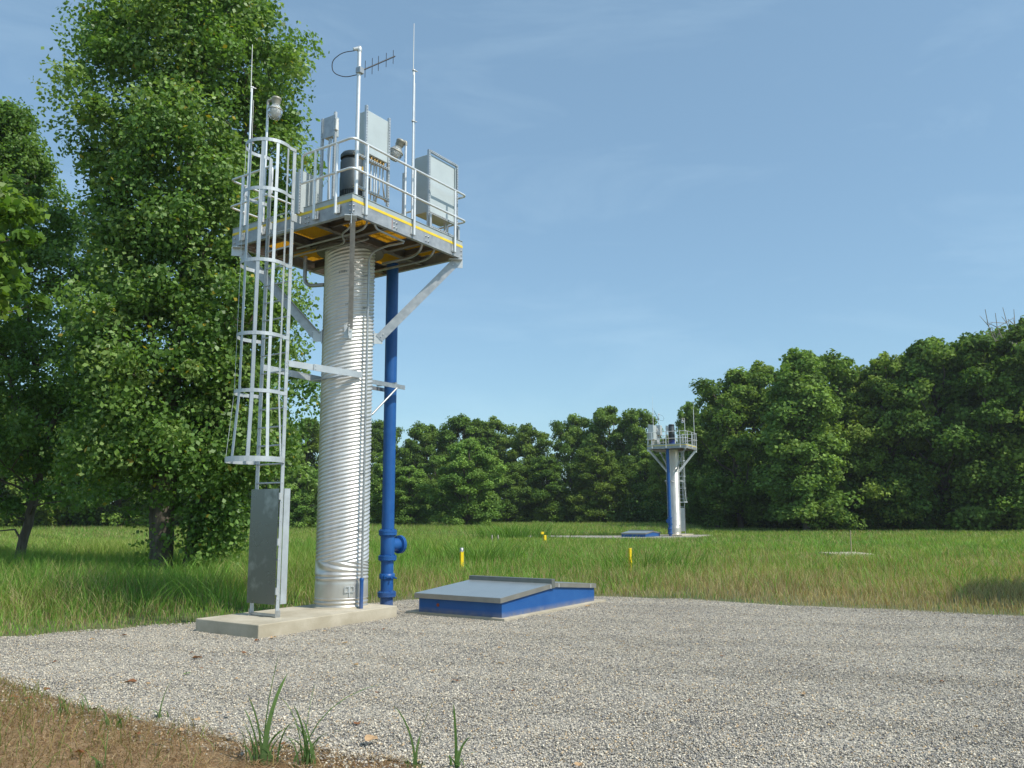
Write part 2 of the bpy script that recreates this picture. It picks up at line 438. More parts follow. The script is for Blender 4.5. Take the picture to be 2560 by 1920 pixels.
bolts(None, [(PA1, b_, z_) for b_ in (-1.47, -.45, -.53, .46, .54, 1.45) for z_ in (6.69, 6.78)], (1, 0, 0), beams[3])
MB().box((-.53, -PB - .002, 6.737), (.010, .002, .20)).build('rust_streak', M['rust'], beams[0])
for a in (-.5, .45):
    channel((a, -PB + .08, 0), (a, PB - .08, 0), (1, 0, 0), 6.66, 6.825, w=.09).build('joist', M['joist'], tw)
for b_ in (-.5, .5):
    channel((PA0 + .02, b_, 0), (-.515, b_, 0), (0, 1, 0), 6.66, 6.825, w=.09).build('joist', M['joist'], tw)
    channel((.465, b_, 0), (PA1 - .02, b_, 0), (0, 1, 0), 6.66, 6.825, w=.09).build('joist', M['joist'], tw)
    channel((-.40, b_, 0), (.36, b_, 0), (0, 1, 0), 6.66, 6.825, w=.09).build('joist', M['joist'], tw)
for a in (-1.0, .95):
    for s_ in (-1, 1):
        channel((a, s_ * .515, 0), (a, s_ * (PB - .08), 0), (1, 0, 0), 6.72, 6.825, w=.05, t_=.008).build('joist', M['joist'], tw)
gr = MB(); n_ = 78
for i in range(n_ + 1):
    a = PA0 + .012 + (PA1 - PA0 - .024) * i / n_; b_ = -PB + .012 + (2 * PB - .024) * i / n_
    gr.box((a, 0, 6.868), (.0068, 2 * PB - .03, .038))
    gr.box(((PA0 + PA1) / 2, b_, 6.867), (PA1 - PA0 - .03, .0062, .034))
gr.build('floor_grating', M['grate'], tw)
MB().lathe([(.46, 6.62), (.62, 6.62), (.62, 6.655), (.46, 6.655), (.46, 6.62)], n=48).build('head_flange', M['joist'], tw)
# yellow edge strip and toe boards (open at the ladder gate)
ed = MB()
for p, q in (((PA0, -PB), (PA1, -PB)), ((PA1, -PB), (PA1, PB)), ((PA1, PB), (PA0, PB)), ((PA0, PB), (PA0, -PB))):
    v = Vector((q[0] - p[0], q[1] - p[1], 0)).normalized(); o_ = Vector((v.y, -v.x, 0)); c = Vector(((p[0] + q[0]) / 2, (p[1] + q[1]) / 2, 6.868))
    ln = Vector((q[0] - p[0], q[1] - p[1], 0)).length - (.012 if abs(v.y) > .5 else 0)
    ed.box(c + o_ * .001, (ln, .006, .046), (v, o_, Vector((0, 0, 1))))
ed.build('yellow_edging', M['yellow'], tw)
for p, q in (((PA0, -PB), (PA1, -PB)), ((PA1, -PB + .008), (PA1, PB - .008)), ((PA1, PB), (PA0, PB)), ((PA0, PB - .008), (PA0, .42)), ((PA0, -.36), (PA0, -PB + .008))):
    v = Vector((q[0] - p[0], q[1] - p[1], 0)); ln = v.length; v.normalize(); o_ = Vector((v.y, -v.x, 0)); c = Vector(((p[0] + q[0]) / 2, (p[1] + q[1]) / 2, 0))
    tb = MB().box(c - o_ * .006 + Vector((0, 0, 6.937)), (ln, .006, .092), (v, o_, Vector((0, 0, 1))))
    tb.box(c - o_ * .002 + Vector((0, 0, 6.980)), (ln, .022, .006), (v, o_, Vector((0, 0, 1))))
    tb.build('toe_board', M['toe'], tw)
# handrail: one run round the platform, with rounded ends at the gate
A0, A1, BB = -1.555, 1.535, 1.565
ZT, ZM = 7.91, 7.39
top_run = [(A0, -.40, ZM), (A0, -.36, ZM), (A0, -.36, ZT), (A0, -BB, ZT), (A1, -BB, ZT), (A1, BB, ZT), (A0, BB, ZT), (A0, .41, ZT), (A0, .41, ZM), (A0, .45, ZM)]
mid_run = [(A0, -.40, ZM), (A0, -BB, ZM), (A1, -BB, ZM), (A1, BB, ZM), (A0, BB, ZM), (A0, .45, ZM)]
hr = MB().tube(fillet(top_run, .10), .021, 10).tube(fillet(mid_run, .10), .0208, 10).build('handrail', M['alu'], tw)
def post(x, y, o_):
    o_ = Vector(o_); v = Vector((-o_.y, o_.x, 0)); c = Vector((x, y, 0))
    m_ = MB().tube([(x, y, 6.69), (x, y, ZT - .015)], .0245, 10)
    m_.lathe([(.030, ZM - .03), (.030, ZM + .03)], (x, y, 0), n=10)
    pb = m_.build('post', M['alu'], hr)
    b2 = MB().box(c - o_ * .038 + Vector((0, 0, 6.76)), (.12, .014, .14), (v, o_, Vector((0, 0, 1))))
    b2.tube([(x, y, 6.672), (x, y, 6.69)], .028, 8)
    b2.box(c - o_ * .025 + Vector((0, 0, 6.76)), (.03, .03, .13), (v, o_, Vector((0, 0, 1))))
    for dx in (-.045, .045):
        for dz in (-.05, .05): b2.lathe([(.008, 0), (.008, .008), (0, .008)], c - o_ * .03 + v * dx + Vector((0, 0, 6.76 + dz)), o_, n=6, smooth=False)
    b2.build('post_bracket', M['galv_bright'], hr)
for a in (-1.21, 0, 1.18): post(a, -BB, (0, -1, 0)); post(a, BB, (0, 1, 0))
for b_ in (-1.2, -.69, .645, 1.21): post(A0, b_, (-1, 0, 0))
for b_ in (-1.1, 0, 1.1): post(A1, b_, (1, 0, 0))
# corner braces with gusset plates
for sa, sb in ((-1, -1), (1, -1), (1, 1), (-1, 1)):
    p = Vector((1.40 * sa, 1.40 * sb, 6.56)); q = Vector((.40 * sa, .40 * sb, 5.02))
    d = (p - q).normalized(); hz = Vector((sa, sb, 0)).normalized(); sid = Vector((-hz.y, hz.x, 0)); u = d.cross(sid)
    br = MB()
    c = (p + q) / 2; ln = (p - q).length
    br.box(c, (ln, .010, .165), (d, sid, u)); br.box(c + u * .0775 + sid * .042, (ln, .075, .010), (d, sid, u))
    o = br.build('brace', M['galv'], tw)
    gp = MB().box(Vector((1.44 * sa, 1.44 * sb, 6.545)) + sid * .011, (.18, .012, .165), (hz, sid, Vector((0, 0, 1))))
    gp.box(Vector((1.40 * sa, 1.40 * sb, 6.612)), (.26, .20, .014), (hz, sid, Vector((0, 0, 1))))
    gp.tube([p + d * -.06 - sid * .02, p + d * -.06 + sid * .03], .014, 8, smooth=False)
    gp.build('gusset_plate', M['galv_bright'], o); gp = MB()
    gp.box(Vector((.385 * sa, .385 * sb, 5.02)) + sid * .011, (.17, .012, .20), (hz, sid, Vector((0, 0, 1))))
    gp.box(Vector((.335 * sa, .335 * sb, 5.02)) + sid * .0, (.014, .14, .24), (hz, sid, Vector((0, 0, 1))))
    for f_ in (.04,):
        for k_ in (-.03, .03):
            pc = q.lerp(p, f_) + d * k_
            gp.tube([pc - sid * .02, pc + sid * .03], .014, 8, smooth=False)
    gp.build('gusset_plate', M['galv_bright'], o)
# conduits under the platform and down the column
def conduit(pts, r=.019, mt='galv', name='conduit', par=None, fr=.14):
    return MB().tube(fillet(pts, fr, 6), r, 8).build(name, M[mt], par or tw)
ca, cb = -.075, -.555
conduit([(ca, cb, .66), (ca, cb, 6.50), (-.14, -1.0, 6.54), (-.10, -1.40, 6.54)], .02, fr=.25)
MB().tube([(ca, cb, .19), (ca, cb, .68)], .034, 12).lathe([(.038, .66), (.038, .70), (.03, .71)], (ca, cb, 0), n=12).build('blue_conduit_sleeve', M['blue'], tw)
for z in (1.5, 2.5, 3.5, 4.5, 5.5, 6.1):
    MB().box((ca, cb - .016, z), (.06, .012, .02)).box((ca + .006, cb + .05, z), (.02, .12, .02)).build('conduit_clamp', M['galv'], tw)
conduit([(-.90, -1.45, 6.80), (-.88, -1.45, 6.57), (-.60, -1.44, 6.56), (-.10, -1.42, 6.56)], .019, fr=.2)
conduit([(-1.0, -1.44, 6.80), (-1.0, -1.35, 6.56), (-.92, -.95, 6.56), (-.92, .42, 6.56)], .019, fr=.2)
conduit([(-1.12, -1.30, 6.80), (-1.12, -1.10, 6.57), (-1.02, -.80, 6.56), (-.62, -.5, 6.56), (-.62, .85, 6.56)], .019, fr=.2)
conduit([(.40, -1.45, 6.80), (.44, -1.36, 6.58), (.66, -1.0, 6.56), (.66, -.20, 6.56)], .024, fr=.25)
conduit([(.78, -1.45, 6.80), (.78, -1.36, 6.58), (.95, -1.05, 6.56), (.95, .45, 6.56)], .024, fr=.25)
conduit([(-.42, .75, 6.60), (-.42, .75, 6.02), (-.30, .36, 6.01)], .036, fr=.2)
conduit([(-.56, -1.0, 6.56), (-.56, -.20, 6.55), (-.52, .1, 6.55)], .015, fr=.1)

# ---- riser pipe
pp = thing('riser_pipe', 'tall royal blue pipe standing behind the near corrugated column', 'pipe', (1.175, 0, 0),
           'blue pipe rising in front of the distant tower column')
PX = 1.175
body = MB().tube([(PX, 0, -.1), (PX, 0, 6.72)], .119, 28, caps=False).build('pipe', M['blue'], pp)
def flange(z0, z1, r=.172):
    m_ = MB().lathe([(.118, z0 - .012), (.13, z0 - .008), (r, z0), (r, (z0 + z1) / 2 - .003), (r - .008, (z0 + z1) / 2), (r, (z0 + z1) / 2 + .003), (r, z1), (.13, z1 + .008), (.118, z1 + .012)], (PX, 0, 0), n=32, smooth=False)
    for k in range(8):
        t_ = 2 * math.pi * (k + .5) / 8
        m_.tube([(PX + .147 * math.cos(t_), .147 * math.sin(t_), z0 - .022), (PX + .147 * math.cos(t_), .147 * math.sin(t_), z1 + .022)], .011, 6)
    return m_.build('flange', M['blue'], pp)
flange(1.40, 1.49); flange(.935, 1.015); flange(.265, .35)
te = MB().lathe([(.121, 1.0), (.133, 1.05), (.133, 1.36), (.121, 1.42)], (PX, 0, 0), n=28)
te.tube([(PX, 0, 1.215), (PX + .29, -.02, 1.215)], .118, 24, caps=False)
tee = te.build('tee', M['blue'], pp)
bf = MB().lathe([(.118, .26), (.172, .27), (.172, .30), (.166, .305), (.172, .31), (.172, .335), (.0, .338)], (PX, -.005, 1.215), Vector((1, -.07, 0)), n=32, smooth=False)
for k in range(8):
    t_ = 2 * math.pi * k / 8
    bf.tube([(PX + .25, .147 * math.cos(t_), 1.215 + .147 * math.sin(t_)), (PX + .36, .147 * math.cos(t_), 1.215 + .147 * math.sin(t_))], .011, 6)
bf.build('blind_flange', M['blue'], tee)
cp = MB().lathe([(.119, .585), (.142, .59), (.146, .635), (.142, .685), (.119, .69)], (PX, 0, 0), n=28)
for t_ in (R(200), R(20)):
    c = Vector((PX + .165 * math.cos(t_), .165 * math.sin(t_), .637)); nv = Vector((math.cos(t_), math.sin(t_), 0)); tv = Vector((-nv.y, nv.x, 0))
    for sg in (-1, 1): cp.box(c + tv * sg * .022, (.07, .02, .075), (nv, tv, Vector((0, 0, 1))))
    cp.tube([c - tv * .07 + nv * .01, c + tv * .07 + nv * .01], .012, 8)
for t_ in (R(250), R(285)):
    cp.tube([(PX + .14 * math.cos(t_), .14 * math.sin(t_), .62), (PX + .20 * math.cos(t_), .20 * math.sin(t_), .60)], .014, 8)
cp.build('clamp_coupling', M['blue'], pp)
sb_ = MB()
sb_.bar((.30, -.315, 4.20), (1.24, -.315, 4.20), .008, .075); sb_.bar((.30, -.29, 4.242), (1.24, -.29, 4.242), .06, .008)
sb_.tube([(.36, -.300, 3.60), (1.02, -.305, 4.17)], .02, 8); sb_.bar((.34, .18, 4.20), (1.24, .18, 4.20), .008, .075)
sb_.bar((1.0, -.31, 4.262), (1.0, .18, 4.262), .05, .03)
sb_.build('support_bracket', M['galv'], pp)

# ---- caged ladder
ld = thing('caged_ladder', 'aluminium caged ladder with hinged guard sheet on the near tower', 'ladder', (-1.68, 0, .194),
           'small caged ladder behind the distant tower column')
LA, LB = -1.68, .305
for s_ in (-1, 1):
    st = MB().span((LA - .033, s_ * LB - .007, .20), (LA + .033, s_ * LB + .007, 7.97)).build('stringer', M['ladder'], ld)
    MB().span((LA - .05, s_ * (LB + .007) + (0 if s_ > 0 else -.008), .194), (LA + .05, s_ * (LB + .007) + (.008 if s_ > 0 else 0), .30)).build('foot_clip', M['galv'], st)
MB().bar((LA, -LB + .01, .225), (LA, LB - .01, .225), .035, .035).build('foot_bar', M['galv'], ld)
z = .47
while z < 6.95:
    MB().tube([(LA, -LB - .012, z), (LA, LB + .012, z)], .0145, 8).build('rung', M['ladder'], ld); z += .3048
CA, CR = -1.985, .375
def hoop_pts(sc=1.0, full=24):
    pts = [(LA + .02, -LB - .012)]
    for i in range(full + 1):
        t_ = R(-122) + R(244) * i / full
        pts.append((CA - .02 * (sc - 1) - CR * sc * math.cos(t_), CR * sc * math.sin(t_)))
    pts.append((LA + .02, LB + .012)); return pts
def band(pts, z0, z1, t_=.006):
    m_ = MB(); n = len(pts); vs = []; fs = []
    for i, p in enumerate(pts):
        a = Vector((*pts[max(0, i - 1)], 0)); b_ = Vector((*pts[min(n - 1, i + 1)], 0)); d = (b_ - a).normalized(); o_ = Vector((d.y, -d.x, 0))
        for off, z_ in ((-t_ / 2, z0), (t_ / 2, z0), (t_ / 2, z1), (-t_ / 2, z1)): vs.append(Vector((*p, z_)) + o_ * off)
    for i in range(n - 1):
        for k in range(4):
            k2 = (k + 1) % 4; fs.append((i * 4 + k, i * 4 + k2, i * 4 + 4 + k2, i * 4 + 4 + k))
    fs += [(3, 2, 1, 0), (n * 4 - 4, n * 4 - 3, n * 4 - 2, n * 4 - 1)]
    return m_.add(vs, fs)
FL = 1.22
for z, sc in ((2.61, FL), (3.71, 1.0), (4.64, 1.0), (5.86, 1.0), (7.08, 1.0), (7.93, 1.0)):
    h_ = .085 if z < 3 else .058
    band(hoop_pts(sc), z, z + h_).build('cage_hoop', M['ladder'], ld)
for t_ in (-112, -75, -37, 0, 37, 75, 112):
    t_ = R(t_); dr = Vector((-math.cos(t_), math.sin(t_), 0)); tv = Vector((-dr.y, dr.x, 0)); c = Vector((CA, 0, 0)) + dr * (CR - .008)
    cf = Vector((CA - .02 * (FL - 1), 0, 0)) + dr * (CR * FL - .008)
    m_ = MB().bar(c + Vector((0, 0, 3.74)), c + Vector((0, 0, 7.985)), .052, .006, dr)
    m_.bar(cf + Vector((0, 0, 2.62)), c + Vector((0, 0, 3.74)), .052, .006, dr)
    m_.build('cage_bar', M['ladder'], ld)
for s_ in (-1, 1):
    wb = MB().bar((LA + .03, s_ * (LB + .018), 4.25), (-1.10, s_ * .375, 4.25), .010, .105)
    wb.bar((-1.16, s_ * .387, 4.25), (-.12, s_ * .492, 4.25), .010, .115)
    for a_, bb in ((-1.13, .39), (LA, .335)):
        for dz in (-.03, .03): wb.lathe([(.011, 0), (.011, .012), (0, .012)], (a_, s_ * bb, 4.25 + dz), (0, s_, 0), n=6, smooth=False)
    wb.build('wall_bracket', M['ladder'], ld)
    MB().bar((LA - .03, s_ * (LB + .014), 6.755), (-1.495, s_ * (LB + .014), 6.755), .010, .125).build('beam_bracket', M['ladder'], ld)
MB().bar((-.46, -.49, 4.19), (-.46, .49, 4.19), .05, .012).build('bracket_tie', M['galv'], ld)
gd = MB().span((-1.755, -.318, .395), (-1.745, .345, 2.20))
gd.span((-1.745, .337, .395), (-1.60, .345, 2.20))
guard = gd.build('guard_sheet', M['sheet'], ld)
MB().span((-1.645, -.330, .395), (-1.525, -.322, 2.205)).span((-1.533, -.322, .395), (-1.525, -.295, 2.205)).build('guard_flange', M['ladder'], ld)
for z in (.60, 1.36, 2.08): MB().span((-1.752, -.338, z - .055), (-1.70, -.319, z + .055)).build('hinge', M['galv_bright'], guard)

# ---- pump motor
mo = thing('pump_motor', 'charcoal vertical pump motor in the middle of the near platform', 'motor', (0, 0, 6.89),
           'dark motor on a blue base standing on the distant platform')
mb = MB().lathe([(.0, 6.90), (.255, 6.90), (.255, 6.99), (.225, 7.02), (.225, 7.30), (.255, 7.32), (.255, 7.36)], n=36).build('motor_base', M['motor_blue'], mo)
fb = MB().lathe([(.20, 7.36), (.205, 7.80), (.20, 7.86)], n=36)
for k in range(36):
    t_ = 2 * math.pi * k / 36; nv = Vector((math.cos(t_), math.sin(t_), 0)); tv = Vector((-nv.y, nv.x, 0))
    fb.box(nv * .215 + Vector((0, 0, 7.59)), (.036, .008, .45), (nv, tv, Vector((0, 0, 1))))
fb.build('finned_frame', M['motor'], mo)
sh = MB().lathe([(.232, 7.82), (.236, 7.86), (.236, 8.10), (.230, 8.11), (.230, 8.42), (.222, 8.44)], n=40).build('upper_shell', M['motor'], mo)
MB().lathe([(.20, 8.43), (.19, 8.52), (.21, 8.52)], n=40).build('vent_gap', M['dark'], mo)
MB().lathe([(.226, 8.49), (.234, 8.50), (.232, 8.56), (.20, 8.605), (.15, 8.615), (.05, 8.62), (0, 8.625)], n=40).build('rain_cap', M['motor'], mo)
for nm, t_, z, w_, h_, mk in (('nameplate', R(-104), 8.24, .10, .09, 'label'), ('warning_plate', R(-78), 8.24, .07, .13, 'amber')):
    nv = Vector((math.cos(t_), math.sin(t_), 0)); tv = Vector((-nv.y, nv.x, 0))
    MB().box(nv * .237 + Vector((0, 0, z)), (.008, w_, h_), (nv, tv, Vector((0, 0, 1)))).build(nm, M[mk], sh)
MB().span((.20, -.12, 7.95), (.40, .12, 8.22)).build('terminal_box', M['motor'], mo, bevel=.01)

# ---- electrical cabinets
def cabinet(name, label, far_label, a0, a1, b0, b1, z0, z1, inward, group='electrical cabinets on the near platform'):
    t_ = thing(name, label, 'electrical cabinet', ((a0 + a1) / 2, (b0 + b1) / 2, z0), far_label, None)
    bx = MB().span((a0, b0, z0), (a1, b1, z1)).build('cabinet_body', M['cab'], t_, bevel=.006)
    d = MB(); iv = Vector(inward)
    if abs(iv.y) > .5:
        bb = b1 if iv.y > 0 else b0
        d.box(((a0 + a1) / 2, bb + iv.y * .012, (z0 + z1) / 2), (a1 - a0 - .02, .02, z1 - z0 - .02))
        h = MB().box((a0 + .08, bb + iv.y * .035, (z0 + z1) / 2), (.03, .03, .14))
    else:
        aa = a1 if iv.x > 0 else a0
        d.box((aa + iv.x * .012, (b0 + b1) / 2, (z0 + z1) / 2), (.02, b1 - b0 - .02, z1 - z0 - .02))
        h = MB().box((aa + iv.x * .035, b0 + .08, (z0 + z1) / 2), (.03, .03, .14))
    dr = d.build('cabinet_door', M['cab'], t_); h.build('handle', M['dark'], dr)
    return t_
FB = -1.42
c1 = cabinet('electrical_cabinet', 'tall light grey cabinet on slotted struts above the dark motor', 'grey cabinet at one end of the distant platform, the broader one', -1.035, -.525, -1.375, -1.10, 7.89, 8.665, (0, 1, 0))
fr = MB()
for a in (-1.075, -.505): fr.slotted((a, FB + .02, 7.09), (a, FB + .02, 8.73), (0, -1, 0))
fr.slotted((-1.36, FB + .012, 7.765), (-.50, FB + .012, 7.765), (0, -1, 0)); fr.slotted((-1.34, FB + .012, 7.20), (-.485, FB + .012, 7.20), (0, -1, 0))
fr.build('strut_frame', M['slot'], c1)
for i, a in enumerate((-.97, -.88, -.80, -.745, -.66, -.58)):
    b_ = -1.33
    if i < 4: pts = [(a, b_, 7.88), (a, b_, 7.6), (a + .005, b_, 6.9)]
    elif i == 4: pts = [(a, b_, 7.88), (a, b_, 7.55), (a + .01, b_ + .02, 7.3), (a + .16, b_ + .30, 7.2)]
    else: pts = [(a, b_, 7.88), (a, b_, 7.6), (a + .04, b_ + .02, 7.38), (a + .20, b_ + .12, 7.25)]
    co = MB().tube(fillet(pts, .12), .0145, 8).build('conduit', M['galv_bright'], c1)
    MB().lathe([(.022, 7.83), (.022, 7.87), (.017, 7.89)], (a, b_, 0), n=8).build('gland', M['brass'], co)
c2 = cabinet('electrical_cabinet', 'wide grey cabinet in a slotted strut frame beside the tall whip antenna', 'grey cabinet at the far left corner of the distant platform', .635, 1.415, -1.365, -1.02, 7.36, 8.50, (0, 1, 0))
fr = MB()
for a in (.60, 1.455): fr.slotted((a, FB + .015, 7.05), (a, FB + .015, 8.565), (0, -1, 0))
fr.slotted((.622, FB + .01, 8.545), (1.433, FB + .01, 8.545), (0, -1, 0)); fr.slotted((.622, FB + .01, 7.335), (1.433, FB + .01, 7.335), (0, -1, 0)); fr.slotted((.622, FB + .01, 7.07), (1.433, FB + .01, 7.07), (0, -1, 0))
for a in (.60, 1.455): fr.bar((a, FB - .02, 6.90), (a, FB - .02, 7.3), .045, .02, (0, 1, 0))
fr.build('strut_frame', M['slot'], c2)
for a in (.88, 1.30): MB().tube([(a, -1.22, 6.9), (a, -1.22, 7.36)], .022, 8).build('conduit', M['galv_bright'], c2)
for a in (.645, 1.405): MB().box((a, -1.385, 7.93), (.015, .02, 1.10)).build('back_rib', M['cab'], c2)
c4 = cabinet('electrical_cabinet', 'low narrow grey cabinet beside the ladder gate', 'low cabinet hidden by the distant tower handrail', -1.475, -.975, -.262, -.125, 6.93, 7.685, (0, 1, 0))
MB().slotted((-1.50, -.262, 6.89), (-1.50, -.262, 7.70), (0, -1, 0), w=.03, depth=.03).build('strut_frame', M['slot'], c4)
c3 = thing('junction_plate', 'small weathered grey back plate held between two slotted struts left of the antenna mast', 'junction box', (-1.25, -.66, 6.9),
           'small strut frame behind the distant platform cabinets')
MB().slotted((-1.27, -.505, 6.95), (-1.27, -.505, 8.66), (-1, 0, 0)).slotted((-1.27, -.815, 6.95), (-1.27, -.815, 8.70), (-1, 0, 0)).build('strut_frame', M['slot'], c3)
MB().span((-1.262, -.79, 8.27), (-1.25, -.53, 8.65)).build('back_plate', M['galv'], c3)
MB().span((-1.25, -.80, 8.28), (-1.15, -.55, 8.63)).build('box', M['cab'], c3)
MB().span((-1.28, -.865, 8.36), (-1.22, -.838, 8.56)).build('side_box', M['label'], c3)
for b_, zt_ in ((-.655, 8.28), (-.70, 8.28)): MB().tube(fillet([(-1.22, b_, zt_), (-1.22, b_ + .03, 7.95), (-1.22, -.66, 7.6), (-1.22, b_, 6.9)], .1), .014, 8).build('cable', M['rubber' if zt_ > 9 else 'galv_bright'], c3)

# ---- lamps
def lamp(label, far_label, a, b_, zt, inward, tilt, arm=.17, strut=None):
    t_ = thing('jar_lamp', label, 'lamp', (a, b_, 6.9), far_label)
    iv = Vector(inward).normalized(); zv = Vector((0, 0, 1))
    MB().tube([(a, b_, 6.9), (a, b_, zt)], .022, 10).build('lamp_pole', M['alu'], t_)
    tip = Vector((a, b_, zt))
    am = MB().tube(fillet([tip - zv * .02, tip + zv * .055, tip + zv * .06 + iv * arm], .05), .028, 8)
    am.build('lamp_arm', M['bronze'], t_)
    ax = (-zv + iv * math.tan(tilt)).normalized(); c = tip + zv * .085 + iv * (arm + .02)
    MB().lathe([(0, 0), (.075, .0), (.088, .015), (.088, .04), (.078, .05), (.078, .10), (.066, .12), (.066, .15)], c, ax, n=24).build('lamp_housing', M['bronze'], t_)
    gl = MB().lathe([(.066, .14), (.085, .17), (.125, .225), (.132, .24), (.130, .26), (.120, .31), (.098, .375), (.085, .395), (.05, .405), (0, .407)], c, ax, n=28).build('lamp_globe', M['glass'], t_)
    rg = MB().lathe([(.126, .222), (.137, .232), (.137, .246), (.128, .254)], c, ax, n=28).build('globe_ring', M['bronze'], gl)
    MB().lathe([(.05, .17), (.072, .22), (.075, .28), (.05, .33), (0, .34)], c, ax, n=16).build('bulb', M['label'], gl)
    if strut: MB().slotted((a, b_ + .012, 7.08), (a, b_ + .012, 7.86), (0, -1, 0)).build('strut', M['slot'], t_)
    return t_
lamp('jar shaped lamp on a short pole between the two grey cabinets', 'lamp at the back left of the distant platform', -.07, -1.40, 8.40, (-.55, 1, 0), R(24), .06, True)
lamp('jar shaped lamp on a tall pole above the top of the ladder cage', 'lamp rising over the distant tower handrail beside the tall whip', -1.56, .60, 9.14, (.25, -1, 0), R(-4), .16)

# ---- whip antennas
def whip(label, far_label, a, b_, z0, zj, ztop, clamps, lean=(0, 0)):
    t_ = thing('whip_antenna', label, 'antenna', (a, b_, z0), far_label)
    MB().tube([(a, b_, z0), (a + lean[0] * .5, b_ + lean[1] * .5, zj)], .020, 10).build('antenna_pole', M['alu'], t_)
    MB().tube([(a + lean[0] * .5 - .02, b_ + lean[1] * .5, zj - .12), (a + lean[0] - .02, b_ + lean[1], ztop)], [.0085, .006], 6).build('antenna_rod', M['label'], t_)
    for z in clamps:
        MB().lathe([(.021, z - .02), (.03, z - .018), (.03, z + .018), (.021, z + .02)], (a, b_, 0), n=10).tube([(a - .05, b_ - .0, z), (a + .06, b_ - .03, z)], .011, 6).build('antenna_clamp', M['galv'], t_)
    MB().tube([(a + .035, b_, zj - .25), (a + .045, b_, (z0 + zj) / 2), (a + .03, b_, z0 + .2)], .004, 5).build('antenna_cable', M['label'], t_)
    return t_
whip('tall white whip antenna rising from the near platform rail beside the wide cabinet', 'whip antenna at the left end of the distant platform', .09, -1.43, 6.9, 9.93, 10.85, (8.91, 9.91))
whip('white whip antenna seen against the cottonwood above the ladder cage', 'tallest whip antenna at the right end of the distant platform', -1.28, 1.42, 6.9, 9.85, 10.70, (8.72, 9.83), (-.03, 0))

# ---- yagi mast
ym = thing('antenna_mast', 'thick silver mast with a black directional antenna arm over the near motor', 'antenna', (-1.315, -1.42, 6.9),
           'slim pale mast near the middle of the distant platform')
MB().tube([(-1.315, -1.42, 6.9), (-1.315, -1.42, 9.60)], .033, 14).build('mast', M['alu'], ym)
MB().lathe([(.036, 9.59), (.042, 9.61), (.042, 9.65), (.03, 9.69), (0, 9.70)], (-1.315, -1.42, 0), n=16).tube([(-1.335, -1.41, 9.65), (-1.40, -1.36, 9.62)], [.034, .028], 10).build('mast_cap', M['galv_bright'], ym)
yb = MB(); p0 = Vector((-1.30, -1.44, 9.24)); p1 = Vector((-.47, -1.42, 9.91)); p1 = Vector((-.57, -1.55, 9.835)); 
boom = MB().tube([p0, p1], .0125, 8).build('antenna_boom', M['black'], ym)
for f_, h_ in ((.13, .31), (.33, .30), (.51, .28), (.74, .27), (.95, .26)):
    c = p0.lerp(p1, f_); MB().tube([c - Vector((0, 0, h_ / 2)), c + Vector((0, 0, h_ / 2))], .0055, 6).build('antenna_element', M['black'], boom)
MB().box(p0 + Vector((-.015, 0, 0)), (.10, .10, .10)).build('boom_clamp', M['galv'], ym)
MB().tube(fillet([(-1.38, -1.37, 9.60), (-1.52, -1.22, 9.55), (-1.64, -1.10, 9.38), (-1.62, -1.10, 9.17), (-1.48, -1.25, 9.10), (-1.32, -1.41, 9.18)], .2, 6), .008, 6).build('antenna_cable', M['rubber'], ym)

# ---- hatch on its slab
sl_ = thing('concrete_slab', 'thin concrete slab edging the blue hatch on the gravel', 'concrete slab', (2.9, -1.65, 0), 'thin concrete slab under the distant blue hatch')
MB().span((1.07, -2.745, -.1), (4.75, -.56, .045)).build('slab', M['conc'], sl_, bevel=.008)
ht = thing('access_hatch', 'low blue steel hatch with sloping grey metal lids on the gravel', 'hatch', (2.77, -1.74, .045), 'low blue hatch with pale lids beside the distant pipe')
a0, a1, b0, b1 = 1.13, 4.42, -2.65, -.83
ra = 2.76
wl = MB()
prof = [(a0, .045), (a1, .045), (a1, .36), (ra, .47), (a0, .345)]
vs = [(a, b0, z) for a, z in prof] + [(a, b1, z) for a, z in prof]; n = 5
wl.add(vs, [(0, 1, 2, 3, 4), (9, 8, 7, 6, 5)] + [(i, i + 5, (i + 1) % 5 + 5, (i + 1) % 5) for i in range(5)])
walls = wl.build('hatch_walls', M['bluehatch'], ht)
MB().lathe([(.03, 0), (.03, .01), (.012, .012), (0, .014)], (a0, -1.27, .185), (-1, 0, 0), n=12).build('rusty_stud', M['rust'], walls)
